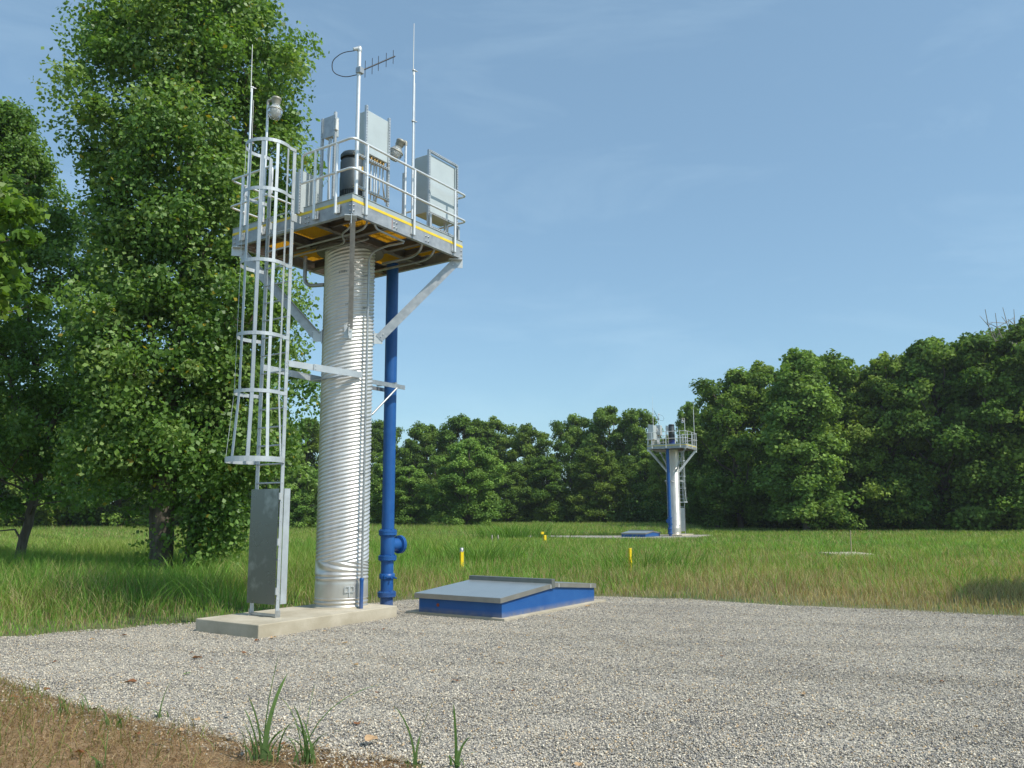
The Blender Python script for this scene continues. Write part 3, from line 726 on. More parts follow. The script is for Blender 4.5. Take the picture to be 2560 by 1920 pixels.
def lid(p, q, lab):
    (aa, za), (ab, zb) = p, q; bb0, bb1 = b0 - .035, b1 + .035; th = .014; sk = .086
    m_ = MB()
    m_.add([(aa, bb0, za), (ab, bb0, zb), (ab, bb1, zb), (aa, bb1, za), (aa, bb0, za - th), (ab, bb0, zb - th), (ab, bb1, zb - th), (aa, bb1, za - th)],
           [(0, 1, 2, 3), (7, 6, 5, 4), (0, 4, 5, 1), (2, 6, 7, 3), (1, 5, 6, 2), (3, 7, 4, 0)])
    o = m_.build('lid', M['lid'], ht)
    sk_ = MB(); t_ = .012
    for bb, sg in ((bb0, -1), (bb1, 1)):
        y0, y1 = (bb, bb + t_) if sg < 0 else (bb - t_, bb)
        y0 -= .002 * (sg < 0); y1 += .002 * (sg > 0)
        vs_ = [(aa, y0, za - .004), (ab, y0, zb - .004), (ab, y0, zb - sk), (aa, y0, za - sk), (aa, y1, za - .004), (ab, y1, zb - .004), (ab, y1, zb - sk), (aa, y1, za - sk)]
        sk_.add(vs_, [(0, 1, 2, 3)[::-1], (4, 5, 6, 7), (0, 4, 5, 1)[::-1], (3, 2, 6, 7)[::-1], (0, 3, 7, 4)[::-1], (1, 5, 6, 2)[::-1]])
    ea, ez, sg = (aa, za, -1) if lab == 'near' else (ab, zb, 1)
    sk_.span((min(ea, ea + sg * .012), bb0, ez - sk), (max(ea, ea + sg * .012), bb1, ez - .004))
    sk_.build('lid_skirt', M['skirt'], o)
    for f_ in ((.96,) if lab == 'near' else (.12, .86)):
        c = Vector((aa, bb0 - .006, za)).lerp(Vector((ab, bb0 - .006, zb)), f_); MB().box(c - Vector((0, 0, .05)), (.02, .010, .07)).build('lid_clip', M['alu'], o)
lid((1.05, .380), (2.74, .505), 'near'); lid((2.76, .522), (4.44, .383), 'far')
MB().span((2.70, b0 - .045, .50), (2.80, b1 + .045, .582)).span((2.69, b0 - .05, .415), (2.81, b0 - .042, .584)).build('ridge_cap', M['ridge'], ht, bevel=.004)

# ------------------------------------------------------------------ the far site: the same things again, turned round
def dup(o, parent):
    c = o.copy(); COL.objects.link(c)
    if parent: c.parent = parent
    for ch in list(o.children): dup(ch, c)
    return c
for o, base, fl in list(SITE):
    if o['category'] == 'concrete slab': continue
    c = dup(o, None); place(c, base, FAR0, FAR_YAW); c['label'] = fl
    if c['category'] == 'ladder':      # this one carries a second, paler sheet on the column side
        bk = MB().span((LA + .045, -LB - .03, .40), (LA + .053, LB + .03, 2.20)).span((LA - .06, -LB - .03, .40), (LA + .045, -LB - .022, 2.20))
        off = OFF['caged_ladder']; bk.v = [tuple(Vector(v) - off) for v in bk.v]
        bk.build('back_sheet', M['galv_bright']).parent = c

# ------------------------------------------------------------------ ground
def vnoise(x, y, s, seed=0):
    return (np.sin(x * s * 1.3 + seed) * np.cos(y * s * 1.1 - seed * 1.7) + .6 * np.sin(x * s * 2.7 + y * s * 2.1 + seed * 2.3) + .4 * np.cos(x * s * 4.9 - y * s * 5.3 + seed)) / 2.0
def flat(name, pts, z, material, kind='structure', h=None):
    me = bpy.data.meshes.new(name); me.from_pydata([(x, y, z) for x, y in pts], [], [tuple(range(len(pts)))]); me.materials.append(material)
    o = bpy.data.objects.new(name, me); COL.objects.link(o); o['kind'] = kind; return o
flat('ground', [(-400, -80), (400, -80), (400, 600), (-400, 600)], -.012, M['soil'])
def wob(pts, n=8, amp=.10, seed=1):
    out = []; rr = random.Random(seed)
    for i, p in enumerate(pts):
        q = pts[(i + 1) % len(pts)]
        for j in range(n):
            t_ = j / n; out.append((p[0] + (q[0] - p[0]) * t_ + rr.uniform(-amp, amp), p[1] + (q[1] - p[1]) * t_ + rr.uniform(-amp, amp)))
    return out
gxy = lambda px, py: tuple(ground(px, py)[:2])
far_edge = [gxy(0, 1378), gxy(200, 1362), gxy(424, 1346), (-4.7, 15.0), (-3.3, 16.8), gxy(880, 1296), gxy(1000, 1290), gxy(1290, 1288), gxy(1500, 1296), gxy(1700, 1308), gxy(2000, 1322), gxy(2212, 1331)]
near_edge = [gxy(900, 1652), gxy(720, 1630), gxy(540, 1606), gxy(300, 1560), gxy(130, 1515), gxy(0, 1470)]
gpoly = far_edge + [(16, 12.5), (20, 4), (14, -3), (1, -3), (-.2, 5.2)] + near_edge + [(-9.5, 10.2), (-14, 11.5), (-14, 13.2)]
gpoly = wob(gpoly, 5, .07)
def inside(poly, x, y):
    x = np.asarray(x); y = np.asarray(y); c = np.zeros(x.shape, bool); n = len(poly)
    for i in range(n):
        x0, y0 = poly[i]; x1, y1 = poly[(i + 1) % n]
        if y0 == y1: continue
        cond = ((y0 > y) != (y1 > y)) & (x < (x1 - x0) * (y - y0) / (y1 - y0) + x0)
        c ^= cond
    return c
flat('gravel_bed', gpoly, .0, M['gravel'])
mpoly = wob([(-.2, 5.0)] + near_edge + [(-9.5, 10.0), (-9.5, -2), (-.2, -2)], 4, .06, 3)
flat('mulch_bed', mpoly, -.004, M['mulch'])
# far gravel pad and small far slab
Rf = Matrix.Rotation(FAR_YAW, 3, 'Z')
fp = [tuple((FAR0 + Rf @ Vector(p))[:2]) for p in ((-3.5, -2.5, 0), (-3.5, 1.8, 0), (3, 2.2, 0), (6.5, .5, 0), (6.5, -10.5, 0), (2.2, -10.5, 0), (.8, -3.0, 0))]
fo = MB().prism(wob(fp, 4, .15, 5), -.2, .10).build('gravel_bed', M['gravel']); fo['kind'] = 'structure'
s_c = ground(1840, 1203)
sb = MB().span((s_c.x - 1.0, s_c.y - .9, -.1), (s_c.x + .55, s_c.y + .9, .16)).build('concrete_slab', M['conc'], None, bevel=.02)
tag(sb, 'small bare concrete slab lying in the meadow before the dark trees', 'concrete slab')

# ------------------------------------------------------------------ gravel stones (uncountable)
def stones(name, n, dmin, dmax, smin, smax, seed, power, given=None):
    r = np.random.default_rng(seed)
    d = (dmin ** power + r.random(n) * (dmax ** power - dmin ** power)) ** (1 / power)
    t_ = r.uniform(-.70, .70, n); x = d * t_; y = d
    if given: x, y = given; d = y
    k = inside(gpoly, x, y); x, y, d = x[k], y[k], d[k]
    # keep off pad and slab
    ca_, sa_ = math.cos(YAW), math.sin(YAW); la = (x - C0.x) * ca_ + (y - C0.y) * sa_; lb = -(x - C0.x) * sa_ + (y - C0.y) * ca_
    k = ~(((la > -2.43) & (la < .61) & (abs(lb) < .78)) | ((la > 1.06) & (la < 4.76) & (lb > -2.75) & (lb < -.55)) | ((la-1.175)**2+lb**2 < .02))
    x, y, d = x[k], y[k], d[k]; n = len(x)
    s = r.uniform(smin, smax, n) * (.7 + .6 * r.random(n) ** 3)
    # octahedron-like pebble with jitter
    base = np.array([[1, 0, 0], [0, 1, 0], [-1, 0, 0], [0, -1, 0], [0, 0, .75], [0, 0, -.75], ], float)
    V = np.repeat(base[None], n, 0) * (1 + r.uniform(-.35, .35, (n, 6, 1))) + r.uniform(-.22, .22, (n, 6, 3))
    V *= s[:, None, None] * np.stack([r.uniform(.75, 1.3, n), r.uniform(.7, 1.1, n), r.uniform(.5, .95, n)], 1)[:, None, :]
    th = r.uniform(0, 6.28, n); c, sn = np.cos(th)[:, None], np.sin(th)[:, None]
    X = V[..., 0] * c - V[..., 1] * sn; Y = V[..., 0] * sn + V[..., 1] * c
    tl = r.uniform(-.7, .7, n)[:, None]; Z = V[..., 2] * np.cos(tl) + X * np.sin(tl); X = X * np.cos(tl) - V[..., 2] * np.sin(tl)
    zz = .002 + r.random(n) * .010 + .022 * np.clip(vnoise(x * .4 + y * .8, y, 1.3, 3) + .4 * vnoise(x, y, 3.1, 6), -.2, 1)
    P = np.stack([X + x[:, None], Y + y[:, None], Z + zz[:, None]], 2).reshape(-1, 3)
    tri = np.array([[0, 1, 4], [1, 2, 4], [2, 3, 4], [3, 0, 4], [1, 0, 5], [2, 1, 5], [3, 2, 5], [0, 3, 5]])
    Fc = (tri[None] + (np.arange(n) * 6)[:, None, None]).reshape(-1)
    g_ = r.choice([0, 1, 2, 3, 4], n, p=[.16, .34, .28, .16, .06])
    pal = np.array([[.14, .142, .155], [.31, .305, .295], [.43, .41, .365], [.56, .535, .47], [.43, .33, .21]])
    cl_ = pal[g_] * r.uniform(.80, 1.22, (n, 1)) * np.array([1.30, 1.22, 1.10])
    rut = vnoise(x * .35 + y * .9, y * .35 - x * .1, .9, 2) * .6 + vnoise(x, y, .5, 8) * .5
    cl_ *= (1 - .20 * np.clip(rut + .15 * (x - 1.5) / 3, 0, 1) * np.clip((x + 1) / 3, 0, 1))[:, None]
    nf = n * 8
    o = npmesh(name, P, Fc, np.arange(nf) * 3, np.full(nf, 3), M['stone'], np.repeat(cl_, 6, 0))
    o['kind'] = 'stuff'; return o
stones('gravel', 560000, 4.2, 19.0, .0072, .0128, 5, 1.0)

r = np.random.default_rng(97); n = 2600
i_ = r.integers(0, len(near_edge) - 1, n); f_ = r.random(n); ne = np.array(near_edge)
x = ne[i_, 0] * (1 - f_) + ne[i_ + 1, 0] * f_ + r.normal(0, .16, n); y = ne[i_, 1] * (1 - f_) + ne[i_ + 1, 1] * f_ + r.normal(-.08, .16, n)
sv = gpoly; gpoly = [(-30, -5), (30, -5), (30, 30), (-30, 30)]
stones('spilled_gravel', n, 4, 12, .009, .020, 6, 1.0, (x, y)); gpoly = sv

# ------------------------------------------------------------------ blades of grass
def blades(name, x, y, h, w, lean, tint, seed, mat_=None, segs=3, dirn=None, z0=None, parent=None, flop=None):
    r = np.random.default_rng(seed); n = len(x)
    th = r.uniform(0, 6.283, n) if dirn is None else dirn
    dx, dy = np.cos(th), np.sin(th)
    ph = r.uniform(0, 6.283, n); wx, wy = np.cos(ph), np.sin(ph)
    V = []; T = []
    for i in range(segs + 1):
        t_ = i / segs
        out = lean * t_ ** 2; zz = h * (t_ - .25 * t_ ** 3 * np.clip(lean / np.maximum(h, .01), 0, 1.6))
        if flop is not None: zz = zz - flop * t_ ** 3
        cx, cy = x + dx * out, y + dy * out
        zb = 0 if z0 is None else z0
        if i < segs:
            ww = w * (1 - .55 * t_) / 2
            V += [np.stack([cx - wx * ww, cy - wy * ww, zz + zb], 1), np.stack([cx + wx * ww, cy + wy * ww, zz + zb], 1)]
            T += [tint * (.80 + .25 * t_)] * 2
        else:
            V += [np.stack([cx, cy, zz + zb], 1)]; T += [tint * 1.05]
    k = 2 * segs + 1
    P = np.stack(V, 1).reshape(-1, 3); TT = np.stack(T, 1).reshape(-1, 3)
    q = []
    for i in range(segs - 1): q.append([2 * i, 2 * i + 1, 2 * i + 3, 2 * i + 2])
    b_ = (np.arange(n) * k)[:, None]
    quad = (np.array(q)[None].reshape(1, -1) + b_); tri = (np.array([[2 * segs - 2, 2 * segs - 1, 2 * segs]]) + b_)
    loops = np.concatenate([quad, tri], 1).reshape(-1)
    tot = np.tile(np.array([4] * (segs - 1) + [3]), n); st = np.concatenate([[0], np.cumsum(tot)[:-1]])
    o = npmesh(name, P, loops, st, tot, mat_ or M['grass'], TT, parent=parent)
    return o
r = np.random.default_rng(21)
def field(n, dmin, dmax, power, seed, tmin=-.68, tmax=.68):
    r = np.random.default_rng(seed)
    d = (dmin ** power + r.random(n) * (dmax ** power - dmin ** power)) ** (1 / power)
    x = d * r.uniform(tmin, tmax, n); y = d
    k = ~inside(gpoly, x + r.normal(0, .11, n), y + r.normal(0, .13, n)) & (y > 10.5)
    k &= ~(inside(fp, x, y) & (r.random(n) < .93))
    k &= ~((abs(x - s_c.x) < 1.3) & (y > s_c.y - 1.2) & (y < s_c.y + 1.3))
    # keep off pad, hatch slab, riser
    ca_, sa_ = math.cos(YAW), math.sin(YAW); la = (x - C0.x) * ca_ + (y - C0.y) * sa_; lb = -(x - C0.x) * sa_ + (y - C0.y) * ca_
    k &= ~(((la > -2.5) & (la < .68) & (abs(lb) < .85)) | ((la > 1.0) & (la < 4.8) & (lb > -2.8) & (lb < -.5)))
    return x[k], y[k]
GREEN = np.array([.245, .355, .068]); LUSH = np.array([.180, .345, .055]); YEL = np.array([.37, .39, .13]); TAN = np.array([.52, .43, .24]); RED = np.array([.36, .24, .12])
x, y = field(330000, 12.0, 120.0, .55, 31)
n = len(x); r = np.random.default_rng(32); d = np.hypot(x, y)
# distance behind the gravel edge decides height and dryness
gx = np.array([p[0] for p in far_edge]); gy = np.array([p[1] for p in far_edge]); o_ = np.argsort(gx)
ey = np.interp(x, gx[o_], gy[o_]); back = y - ey
nz1 = vnoise(x, y, .45, 1); nz2 = vnoise(x, y, .16, 5)
dry = np.clip(.60 - back * .085 + nz1 * .35, 0, 1)
dry = np.where(x > 0, np.clip(dry + np.clip(x / 6, 0, 1) * (.46 - .009 * back + .25 * nz2), 0, .92), dry); dry = np.where(x < -4, dry * .62, dry)
dry = np.where((d > 42), np.clip(.10 + .25 * nz2, 0, .5), dry)
h = np.clip(.12 + .075 * back, .08, .34) * (1 + .35 * nz1) * r.uniform(.6, 1.35, n)
h = np.where(x < -3.5, h * np.clip(.45 + .30 * back, .45, 2.0), h); h = np.clip(h, .07, 1.05); h *= np.where(x > 5, .85, 1)
h = np.where(d > 46, np.clip(h, .2, .40), h); h = np.where(d > 66, h + np.clip((d - 66) / 26, 0, 1) * np.where(x / d > .22, .15, .62) * r.uniform(.7, 1.1, n), h); h = np.where((d > 56.5) & (d < 66) & (x > 1) & (x < 15), h * .5, h)
pick = r.random(n); tint = np.where((pick < dry)[:, None], np.where((r.random(n) < .35)[:, None], RED, TAN), np.where((r.random(n) < .22)[:, None], YEL, np.where((nz2 > 0)[:, None], LUSH, GREEN)))
tint = tint * r.uniform(.65, 1.35, (n, 1)) * np.clip(1 + .28 * vnoise(x, y, .9, 4), .6, 1.3)[:, None]
w = np.where(pick < dry, .005, .010) * (1 + .5 * r.random(n)); w = np.maximum(w, d * .00054)
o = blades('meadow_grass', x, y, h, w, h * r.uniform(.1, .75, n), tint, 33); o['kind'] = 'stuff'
# seed stalks: thin reddish tan tops
x, y = field(30000, 12.5, 60.0, .8, 41); n = len(x); r = np.random.default_rng(42); d = np.hypot(x, y); ey = np.interp(x, gx[o_], gy[o_]); back = y - ey
k = (r.random(n) < np.clip(1.1 - back * .05, .05, 1) * np.where(x > -3, 1, .3)) & (back > .3); x, y, d, back = x[k], y[k], d[k], back[k]; n = len(x)
h = np.clip(.22 + .05 * back, .2, .46) * r.uniform(.7, 1.3, n)
o = blades('seed_stalks', x, y, h, np.maximum(.006, d * .0004), h * r.uniform(.05, .3, n), np.where((r.random(n) < .5)[:, None], RED * 1.3, TAN) * r.uniform(.7, 1.2, (n, 1)), 43); o['kind'] = 'stuff'
# clumps of tall broad-leaved grass that stand out of the meadow
def clump_blades(x0, y0, spread, n, hm, seed, w=.022):
    r = np.random.default_rng(seed); x = x0 + r.normal(0, spread, n); y = y0 + r.normal(0, spread * .7, n)
    h = hm * r.uniform(.5, 1.15, n); dx, dy = x - x0, y - y0
    th = np.arctan2(dy, dx) + r.normal(0, .6, n)
    return x, y, h, np.full(n, w) * r.uniform(.7, 1.3, n), h * r.uniform(.25, .85, n), th
for px, py, sp, nb, hm, lab in ((1035, 1222, .9, 420, 1.05, 'tall green grass clump behind the capped yellow post'),
                                (1112, 1168, 1.5, 520, 1.35, 'rounded clump of tall dark grass in the middle of the meadow'),
                                (1395, 1235, 1.0, 380, .8, 'tall grass clump around the half hidden yellow post')):
    c = ground(px, py); x, y, h, w, ln, th = clump_blades(c.x, c.y, sp, nb, hm, nb, max(.022, c.y * .0008))
    o = blades('grass_clump', x - c.x, y - c.y, h, w, ln, (LUSH * .80) * np.random.default_rng(nb).uniform(.7, 1.25, (len(x), 1)), nb + 1, dirn=th, segs=4)
    o.location = (c.x, c.y, 0); tag(o, lab, 'grass clump')
# lush blades along the left meadow and tower's back
xs, ys, hs, ws, ls, ths = [], [], [], [], [], []
for i in range(170):
    q = random.random(); dd = random.uniform(15.5, 30); x0 = dd * random.uniform(-.66, -.18); 
    if dd - np.interp(x0, gx[o_], gy[o_]) < 1.6: continue
    a = clump_blades(x0, dd, .35, 26, random.uniform(.55, 1.0), i + 900, .015)
    for lst, v in zip((xs, ys, hs, ws, ls, ths), a): lst.append(v)
for i in range(260):
    dd = random.uniform(18.5, 50); x0 = dd * random.uniform(-.12, .66)
    a = clump_blades(x0, dd, .45, 18, random.uniform(.38, .72), i + 1900, max(.02, dd * .0008))
    for lst, v in zip((xs, ys, hs, ws, ls, ths), a): lst.append(v)
cat_ = [np.concatenate(v) for v in (xs, ys, hs, ws, ls, ths)]
kk = ~inside(gpoly, cat_[0], cat_[1]); cat_ = [v[kk] for v in cat_]
o = blades('tall_meadow_grass', cat_[0], cat_[1], cat_[2], cat_[3], cat_[4], LUSH * np.random.default_rng(3).uniform(.7, 1.35, (len(cat_[0]), 1)), 55, dirn=cat_[5], segs=4); o['kind'] = 'stuff'

# straw mulch and short dry grass, bottom left
r = np.random.default_rng(61); n = 90000
x = r.uniform(-8, .1, n); y = r.uniform(3.6, 10, n); k = inside(mpoly, x, y) | ((r.random(n) < .02) & inside(wob(mpoly, 1, .25, 9), x, y)); x, y = x[k], y[k]; n = len(x)
o = blades('straw', x, y, r.uniform(.004, .05, n), r.uniform(.004, .009, n), r.uniform(.05, .20, n), np.where((r.random(n) < .6)[:, None], np.array([.34, .21, .11]), np.array([.56, .42, .26])) * r.uniform(.4, 1.35, (n, 1)), 62, z0=r.uniform(.0, .03, n)); o['kind'] = 'stuff'
n = 9500; x = r.uniform(-9, -.6, n); y = r.uniform(5.0, 10.5, n); k = inside(mpoly, x, y) & (r.random(n) < np.clip((-x - 2.0) / 3.2 + .14, 0, 1)); x, y = x[k], y[k]; n = len(x)
hh = r.uniform(.06, .22, n)
o = blades('verge_grass', x, y, hh, r.uniform(.005, .011, n), hh * r.uniform(.2, .9, n), np.where((r.random(n) < .65)[:, None], np.array([.21, .26, .07]), np.array([.40, .29, .13])) * r.uniform(.7, 1.2, (n, 1)), 63); o['kind'] = 'stuff'

n = 16000; x = r.uniform(-9, .0, n); y = r.uniform(4.6, 10.5, n); k = inside(mpoly, x + r.normal(0, .06, n), y + r.normal(0, .06, n)) & (vnoise(x, y, 2.2, 3) > -.35); x, y = x[k], y[k]; n = len(x)
hh = r.uniform(.04, .16, n)
o = blades('dry_grass', x, y, hh, r.uniform(.003, .006, n), hh * r.uniform(.4, 1.6, n), np.where((r.random(n) < .5)[:, None], np.array([.36, .225, .12]), np.array([.52, .385, .22])) * r.uniform(.6, 1.15, (n, 1)), 66); o['kind'] = 'stuff'
# the green shoots in the foreground
def shoot(px, py, blades_, label, seed):
    c = ground(px, py); rr = random.Random(seed); mb_ = []
    xs, ys, hs, ws, ls, ths, fl = ([] for _ in range(7))
    for (dx, h_, w_, lean_, side, flop_) in blades_:
        h_ *= 1.18; w_ *= 1.6; lean_ *= 1.15; flop_ *= 1.1
        xs.append(dx); ys.append(rr.uniform(-.04, .04)); hs.append(h_); ws.append(w_); ls.append(lean_); ths.append(rr.uniform(-.5, .5) + (0 if side > 0 else math.pi)); fl.append(flop_)
    tint = np.array([.155, .255, .085]) * np.random.default_rng(seed).uniform(.75, 1.25, (len(xs), 1))
    o = blades('grass_shoot', np.array(xs), np.array(ys), np.array(hs), np.array(ws), np.array(ls), tint, seed, dirn=np.array(ths), segs=7, flop=np.array(fl))
    o.location = (c.x, c.y, 0); tag(o, label, 'grass plant'); return o
def rnd(n, h0, h1, seed, w=.012, sp=.07):
    rr = random.Random(seed); out = []
    for i in range(n):
        h_ = rr.uniform(h0, h1); out.append((rr.uniform(-sp, sp), h_, w * rr.uniform(.6, 1.2), h_ * rr.uniform(.1, .7), rr.choice((-1, 1)), h_ * rr.uniform(0, .35)))
    return out
shoot(568, 1650, [(0, .68, .030, .08, 1, 0), (.015, .58, .026, .13, 1, .02), (-.01, .50, .018, .20, 1, .05), (.02, .42, .016, .30, 1, .14), (-.03, .36, .016, .12, -1, 0), (.0, .44, .012, .10, -1, 0)] + rnd(26, .10, .34, 5, .012, .12),
      'tall green grass shoot with broad upright leaves on the edge of the straw', 71)
shoot(655, 1658, [(0, .66, .016, .52, 1, .05), (.01, .40, .014, .10, -1, .02), (-.01, .50, .014, .16, -1, .06), (.02, .34, .014, .22, 1, .10), (0, .52, .010, .06, 1, 0)] + rnd(16, .08, .36, 6, .012, .09),
      'green grass shoot whose long leaf arches over the gravel', 72)
shoot(897, 1659, [(0, .42, .012, .14, -1, .02), (.01, .44, .010, .12, 1, .0), (.05, .26, .012, .10, 1, .04), (0, .20, .012, .03, 1, 0)] + rnd(6, .05, .14, 7, .012, .06),
      'forked grass shoot with two thin leaves in a wide V', 73)
shoot(985, 1662, [(0, .38, .022, .02, -1, 0), (.01, .26, .016, .10, 1, .03), (.02, .16, .014, .12, 1, .05)] + rnd(6, .05, .16, 8, .012, .06),
      'single upright pointed grass shoot at the gravel edge', 74)
shoot(345, 1552, [(0, .30, .012, .08, 1, 0), (.01, .18, .012, .03, 1, 0)] + rnd(4, .05, .12, 9), 'thin grass shoot with one leaf leaning over the gravel', 75)
shoot(243, 1575, [(0, .28, .014, .05, 1, 0), (-.02, .22, .012, .12, -1, .03), (.04, .20, .014, .22, 1, .08)] + rnd(7, .06, .18, 10), 'spreading grass shoot on the straw bank', 76)
shoot(222, 1662, [(0, .24, .030, .01, 1, 0), (-.02, .12, .016, .06, -1, .02)] + rnd(4, .04, .10, 11), 'short broad single leaf standing in the straw', 77)
shoot(160, 1545, rnd(18, .08, .24, 12, .010, .16), 'low tuft of thin grass where straw meets gravel', 78)

# ------------------------------------------------------------------ fallen leaves on the gravel
def leaf_mesh(seed, s):
    rr = random.Random(seed); n = 9; vs = [(0, 0, .018)]; 
    for i in range(n):
        t_ = 2 * math.pi * i / n; q = s * (.55 + .45 * abs(math.cos(1.5 * t_))) * rr.uniform(.75, 1.2)
        vs.append((q * math.cos(t_), q * .72 * math.sin(t_), .012 + rr.uniform(0, .6) * s * (.3 + .7 * abs(math.sin(t_)))))
    return MB().add(vs, [(0, 1 + i, 1 + (i + 1) % n) for i in range(n)], False)
protos = {}
def fallen(px, py, kind, s):
    key = (kind, len([k for k in protos]) % 5)
    o = leaf_mesh(random.randint(0, 9999), s).build('fallen_leaf', M[kind]); p = ground(px, py)
    o.location = (p.x, p.y, .004); o.rotation_euler = (0, 0, random.uniform(0, 6.28))
    lab = {'deadleaf': 'small curled brown leaf lying on the gravel', 'tanleaf': 'small pale tan leaf lying flat on the gravel', 'greenleaf': 'fresh green leaf lying on the gravel'}[kind]
    tag(o, lab, 'leaf', None if kind == 'greenleaf' else {'deadleaf': 'brown leaves on the gravel', 'tanleaf': 'pale leaves on the gravel'}[kind])
for px, py, kd, s in ((425, 1425, 'deadleaf', .075), (527, 1414, 'deadleaf', .05), (414, 1413, 'deadleaf', .04), (283, 1477, 'deadleaf', .075), (455, 1433, 'deadleaf', .035), (434, 1446, 'deadleaf', .035),
                      (983, 1474, 'deadleaf', .055), (1215, 1347, 'deadleaf', .06), (1107, 1496, 'deadleaf', .035), (268, 1375, 'deadleaf', .06), (555, 1386, 'deadleaf', .05), (770, 1567, 'deadleaf', .05),
                      (815, 1500, 'deadleaf', .03), (910, 1372, 'deadleaf', .03), (1060, 1320, 'deadleaf', .05), (830, 1362, 'deadleaf', .04), (810, 1363, 'deadleaf', .045), (118, 1432, 'deadleaf', .04), (2035, 1476, 'deadleaf', .035),
                      (1560, 1420, 'deadleaf', .035), (1490, 1518, 'deadleaf', .03), (30, 1510, 'deadleaf', .06), (1900, 1395, 'deadleaf', .03),
                      (403, 1459, 'greenleaf', .055), (745, 1392, 'tanleaf', .05), (768, 1440, 'tanleaf', .045), (935, 1453, 'tanleaf', .035), (1082, 1436, 'tanleaf', .045), (1252, 1659, 'tanleaf', .05), (1080, 1402, 'tanleaf', .04),
                      (1012, 1428, 'tanleaf', .04), (590, 1380, 'tanleaf', .06), (700, 1366, 'tanleaf', .05), (320, 1480, 'tanleaf', .035), (1735, 1503, 'tanleaf', .05), (510, 1470, 'tanleaf', .035), (200, 1384, 'tanleaf', .045), (1270, 1312, 'tanleaf', .06), (1185, 1333, 'tanleaf', .05)) :
    fallen(px, py, kd, s)

for px, py, kd, s in ((425, 1568, 'tanleaf', .05), (495, 1552, 'tanleaf', .035), (205, 1615, 'tanleaf', .05), (168, 1640, 'deadleaf', .06), (395, 1590, 'tanleaf', .04), (300, 1600, 'deadleaf', .05), (60, 1520, 'deadleaf', .05),
                      (500, 1600, 'tanleaf', .04), (800, 1612, 'tanleaf', .07), (610, 1622, 'deadleaf', .04), (100, 1500, 'deadleaf', .05)):
    o_n = len(bpy.data.objects); fallen(px, py, kd, s)
    o = [q for q in bpy.data.objects if q.name.startswith('fallen_leaf')][-1]
    o.location.z += .03; o['label'] = {'deadleaf': 'small curled brown leaf caught in the dry straw', 'tanleaf': 'small pale tan leaf caught in the dry straw'}[kd]; o['group'] = {'deadleaf': 'brown leaves in the straw', 'tanleaf': 'pale leaves in the straw'}[kd]
# ------------------------------------------------------------------ small things in the meadow
def marker(px, y, top_py, label, cap=False, w=.10):
    p = ground(px, y); t_ = along(px, top_py, p.y)
    o = MB().span((-w / 2, -w / 2, 0), (w / 2, w / 2, t_.z - (.10 if cap else 0))).build('marker_post', M['post'], None, bevel=.012)
    o.location = (p.x, p.y, 0); o.rotation_euler = (0, 0, .5); tag(o, label, 'marker post', 'yellow marker posts in the meadow')
    if cap: MB().lathe([(w * .56, t_.z - .12), (w * .56, t_.z), (w * .4, t_.z + .01), (0, t_.z + .012)], n=16).build('cap', M['galv'], o)
    return o
marker(997, 1236, 1184, 'tall yellow marker post with a grey cap behind the blue hatch', True, .105)
m2 = marker(1177, 1176, 1156, 'short yellow marker post with a side box by the distant gravel', False, .15)
MB().span((-.26, -.06, .60), (-.09, .06, .74)).build('side_box', M['post'], m2)
marker(1362, 1236, 1184, 'slim yellow marker post half hidden in tall grass', False, .085)
p = ground(1840, 1211); tp = along(1840, 1146, p.y)
st = MB().tube([(0, 0, 0), (.02, 0, tp.z)], .022, 8).build('wooden_stake', M['wood']); st.location = (p.x, p.y, 0); tag(st, 'thin bare wooden stake in the meadow behind the small slab', 'stake')
p = ground(111, 1150); st = MB().tube([(0, 0, 0), (.03, 0, .95)], .03, 8).build('white_stake', M['label']); st.location = (p.x * .9, p.y * .9, 0); tag(st, 'thin white stake in the grass under the trees', 'stake')
for i, px in enumerate((1063, 1076)):
    p = ground(px, 1173); o = MB().lathe([(.05, 0), (.05, .30), (.03, .5), (0, .51)], n=10).build('survey_stub', M['barkpale']); o.location = (p.x, p.y, 0)
    tag(o, ('pale stub before the rounded grass clump, the one nearer the tower', 'pale stub before the rounded grass clump, the one nearer the yellow box post')[i], 'stub')

# ------------------------------------------------------------------ trees
def leaves_np(P, Nn, s, r, asp=.72):
    n = len(P); rv = r.normal(size=(n, 3)); T = rv - Nn * np.sum(rv * Nn, 1, keepdims=True); T /= np.linalg.norm(T, axis=1, keepdims=True) + 1e-9
    B = np.cross(Nn, T); s = s[:, None]
    V = np.stack([P - T * s, P + B * s * asp - T * s * .15 + Nn * s * .12, P + T * s, P - B * s * asp - T * s * .15 + Nn * s * .12], 1).reshape(-1, 3)
    return V
def leaf_object(name, P, out, size, tint, seed, material, parent=None, up_=.45, wild=.75):
    r = np.random.default_rng(seed); n = len(P)
    Nn = out * .5 + np.array([0, 0, up_]) + r.normal(size=(n, 3)) * wild; Nn /= np.linalg.norm(Nn, axis=1, keepdims=True) + 1e-9
    V = leaves_np(P, Nn, size * r.uniform(.65, 1.25, n), r)
    return npmesh(name, V, np.arange(4 * n), np.arange(n) * 4, np.full(n, 4), material, np.repeat(tint, 4, 0), parent=parent)
def branch_pts(p, q, n, r, wob_=.12):
    p, q = np.array(p), np.array(q); ln = np.linalg.norm(q - p); out = []
    for i in range(n + 1):
        t_ = i / n; v = p + (q - p) * t_ + (r.normal(size=3) * wob_ * ln * .25 * math.sin(math.pi * t_)); out.append(tuple(v))
    return out

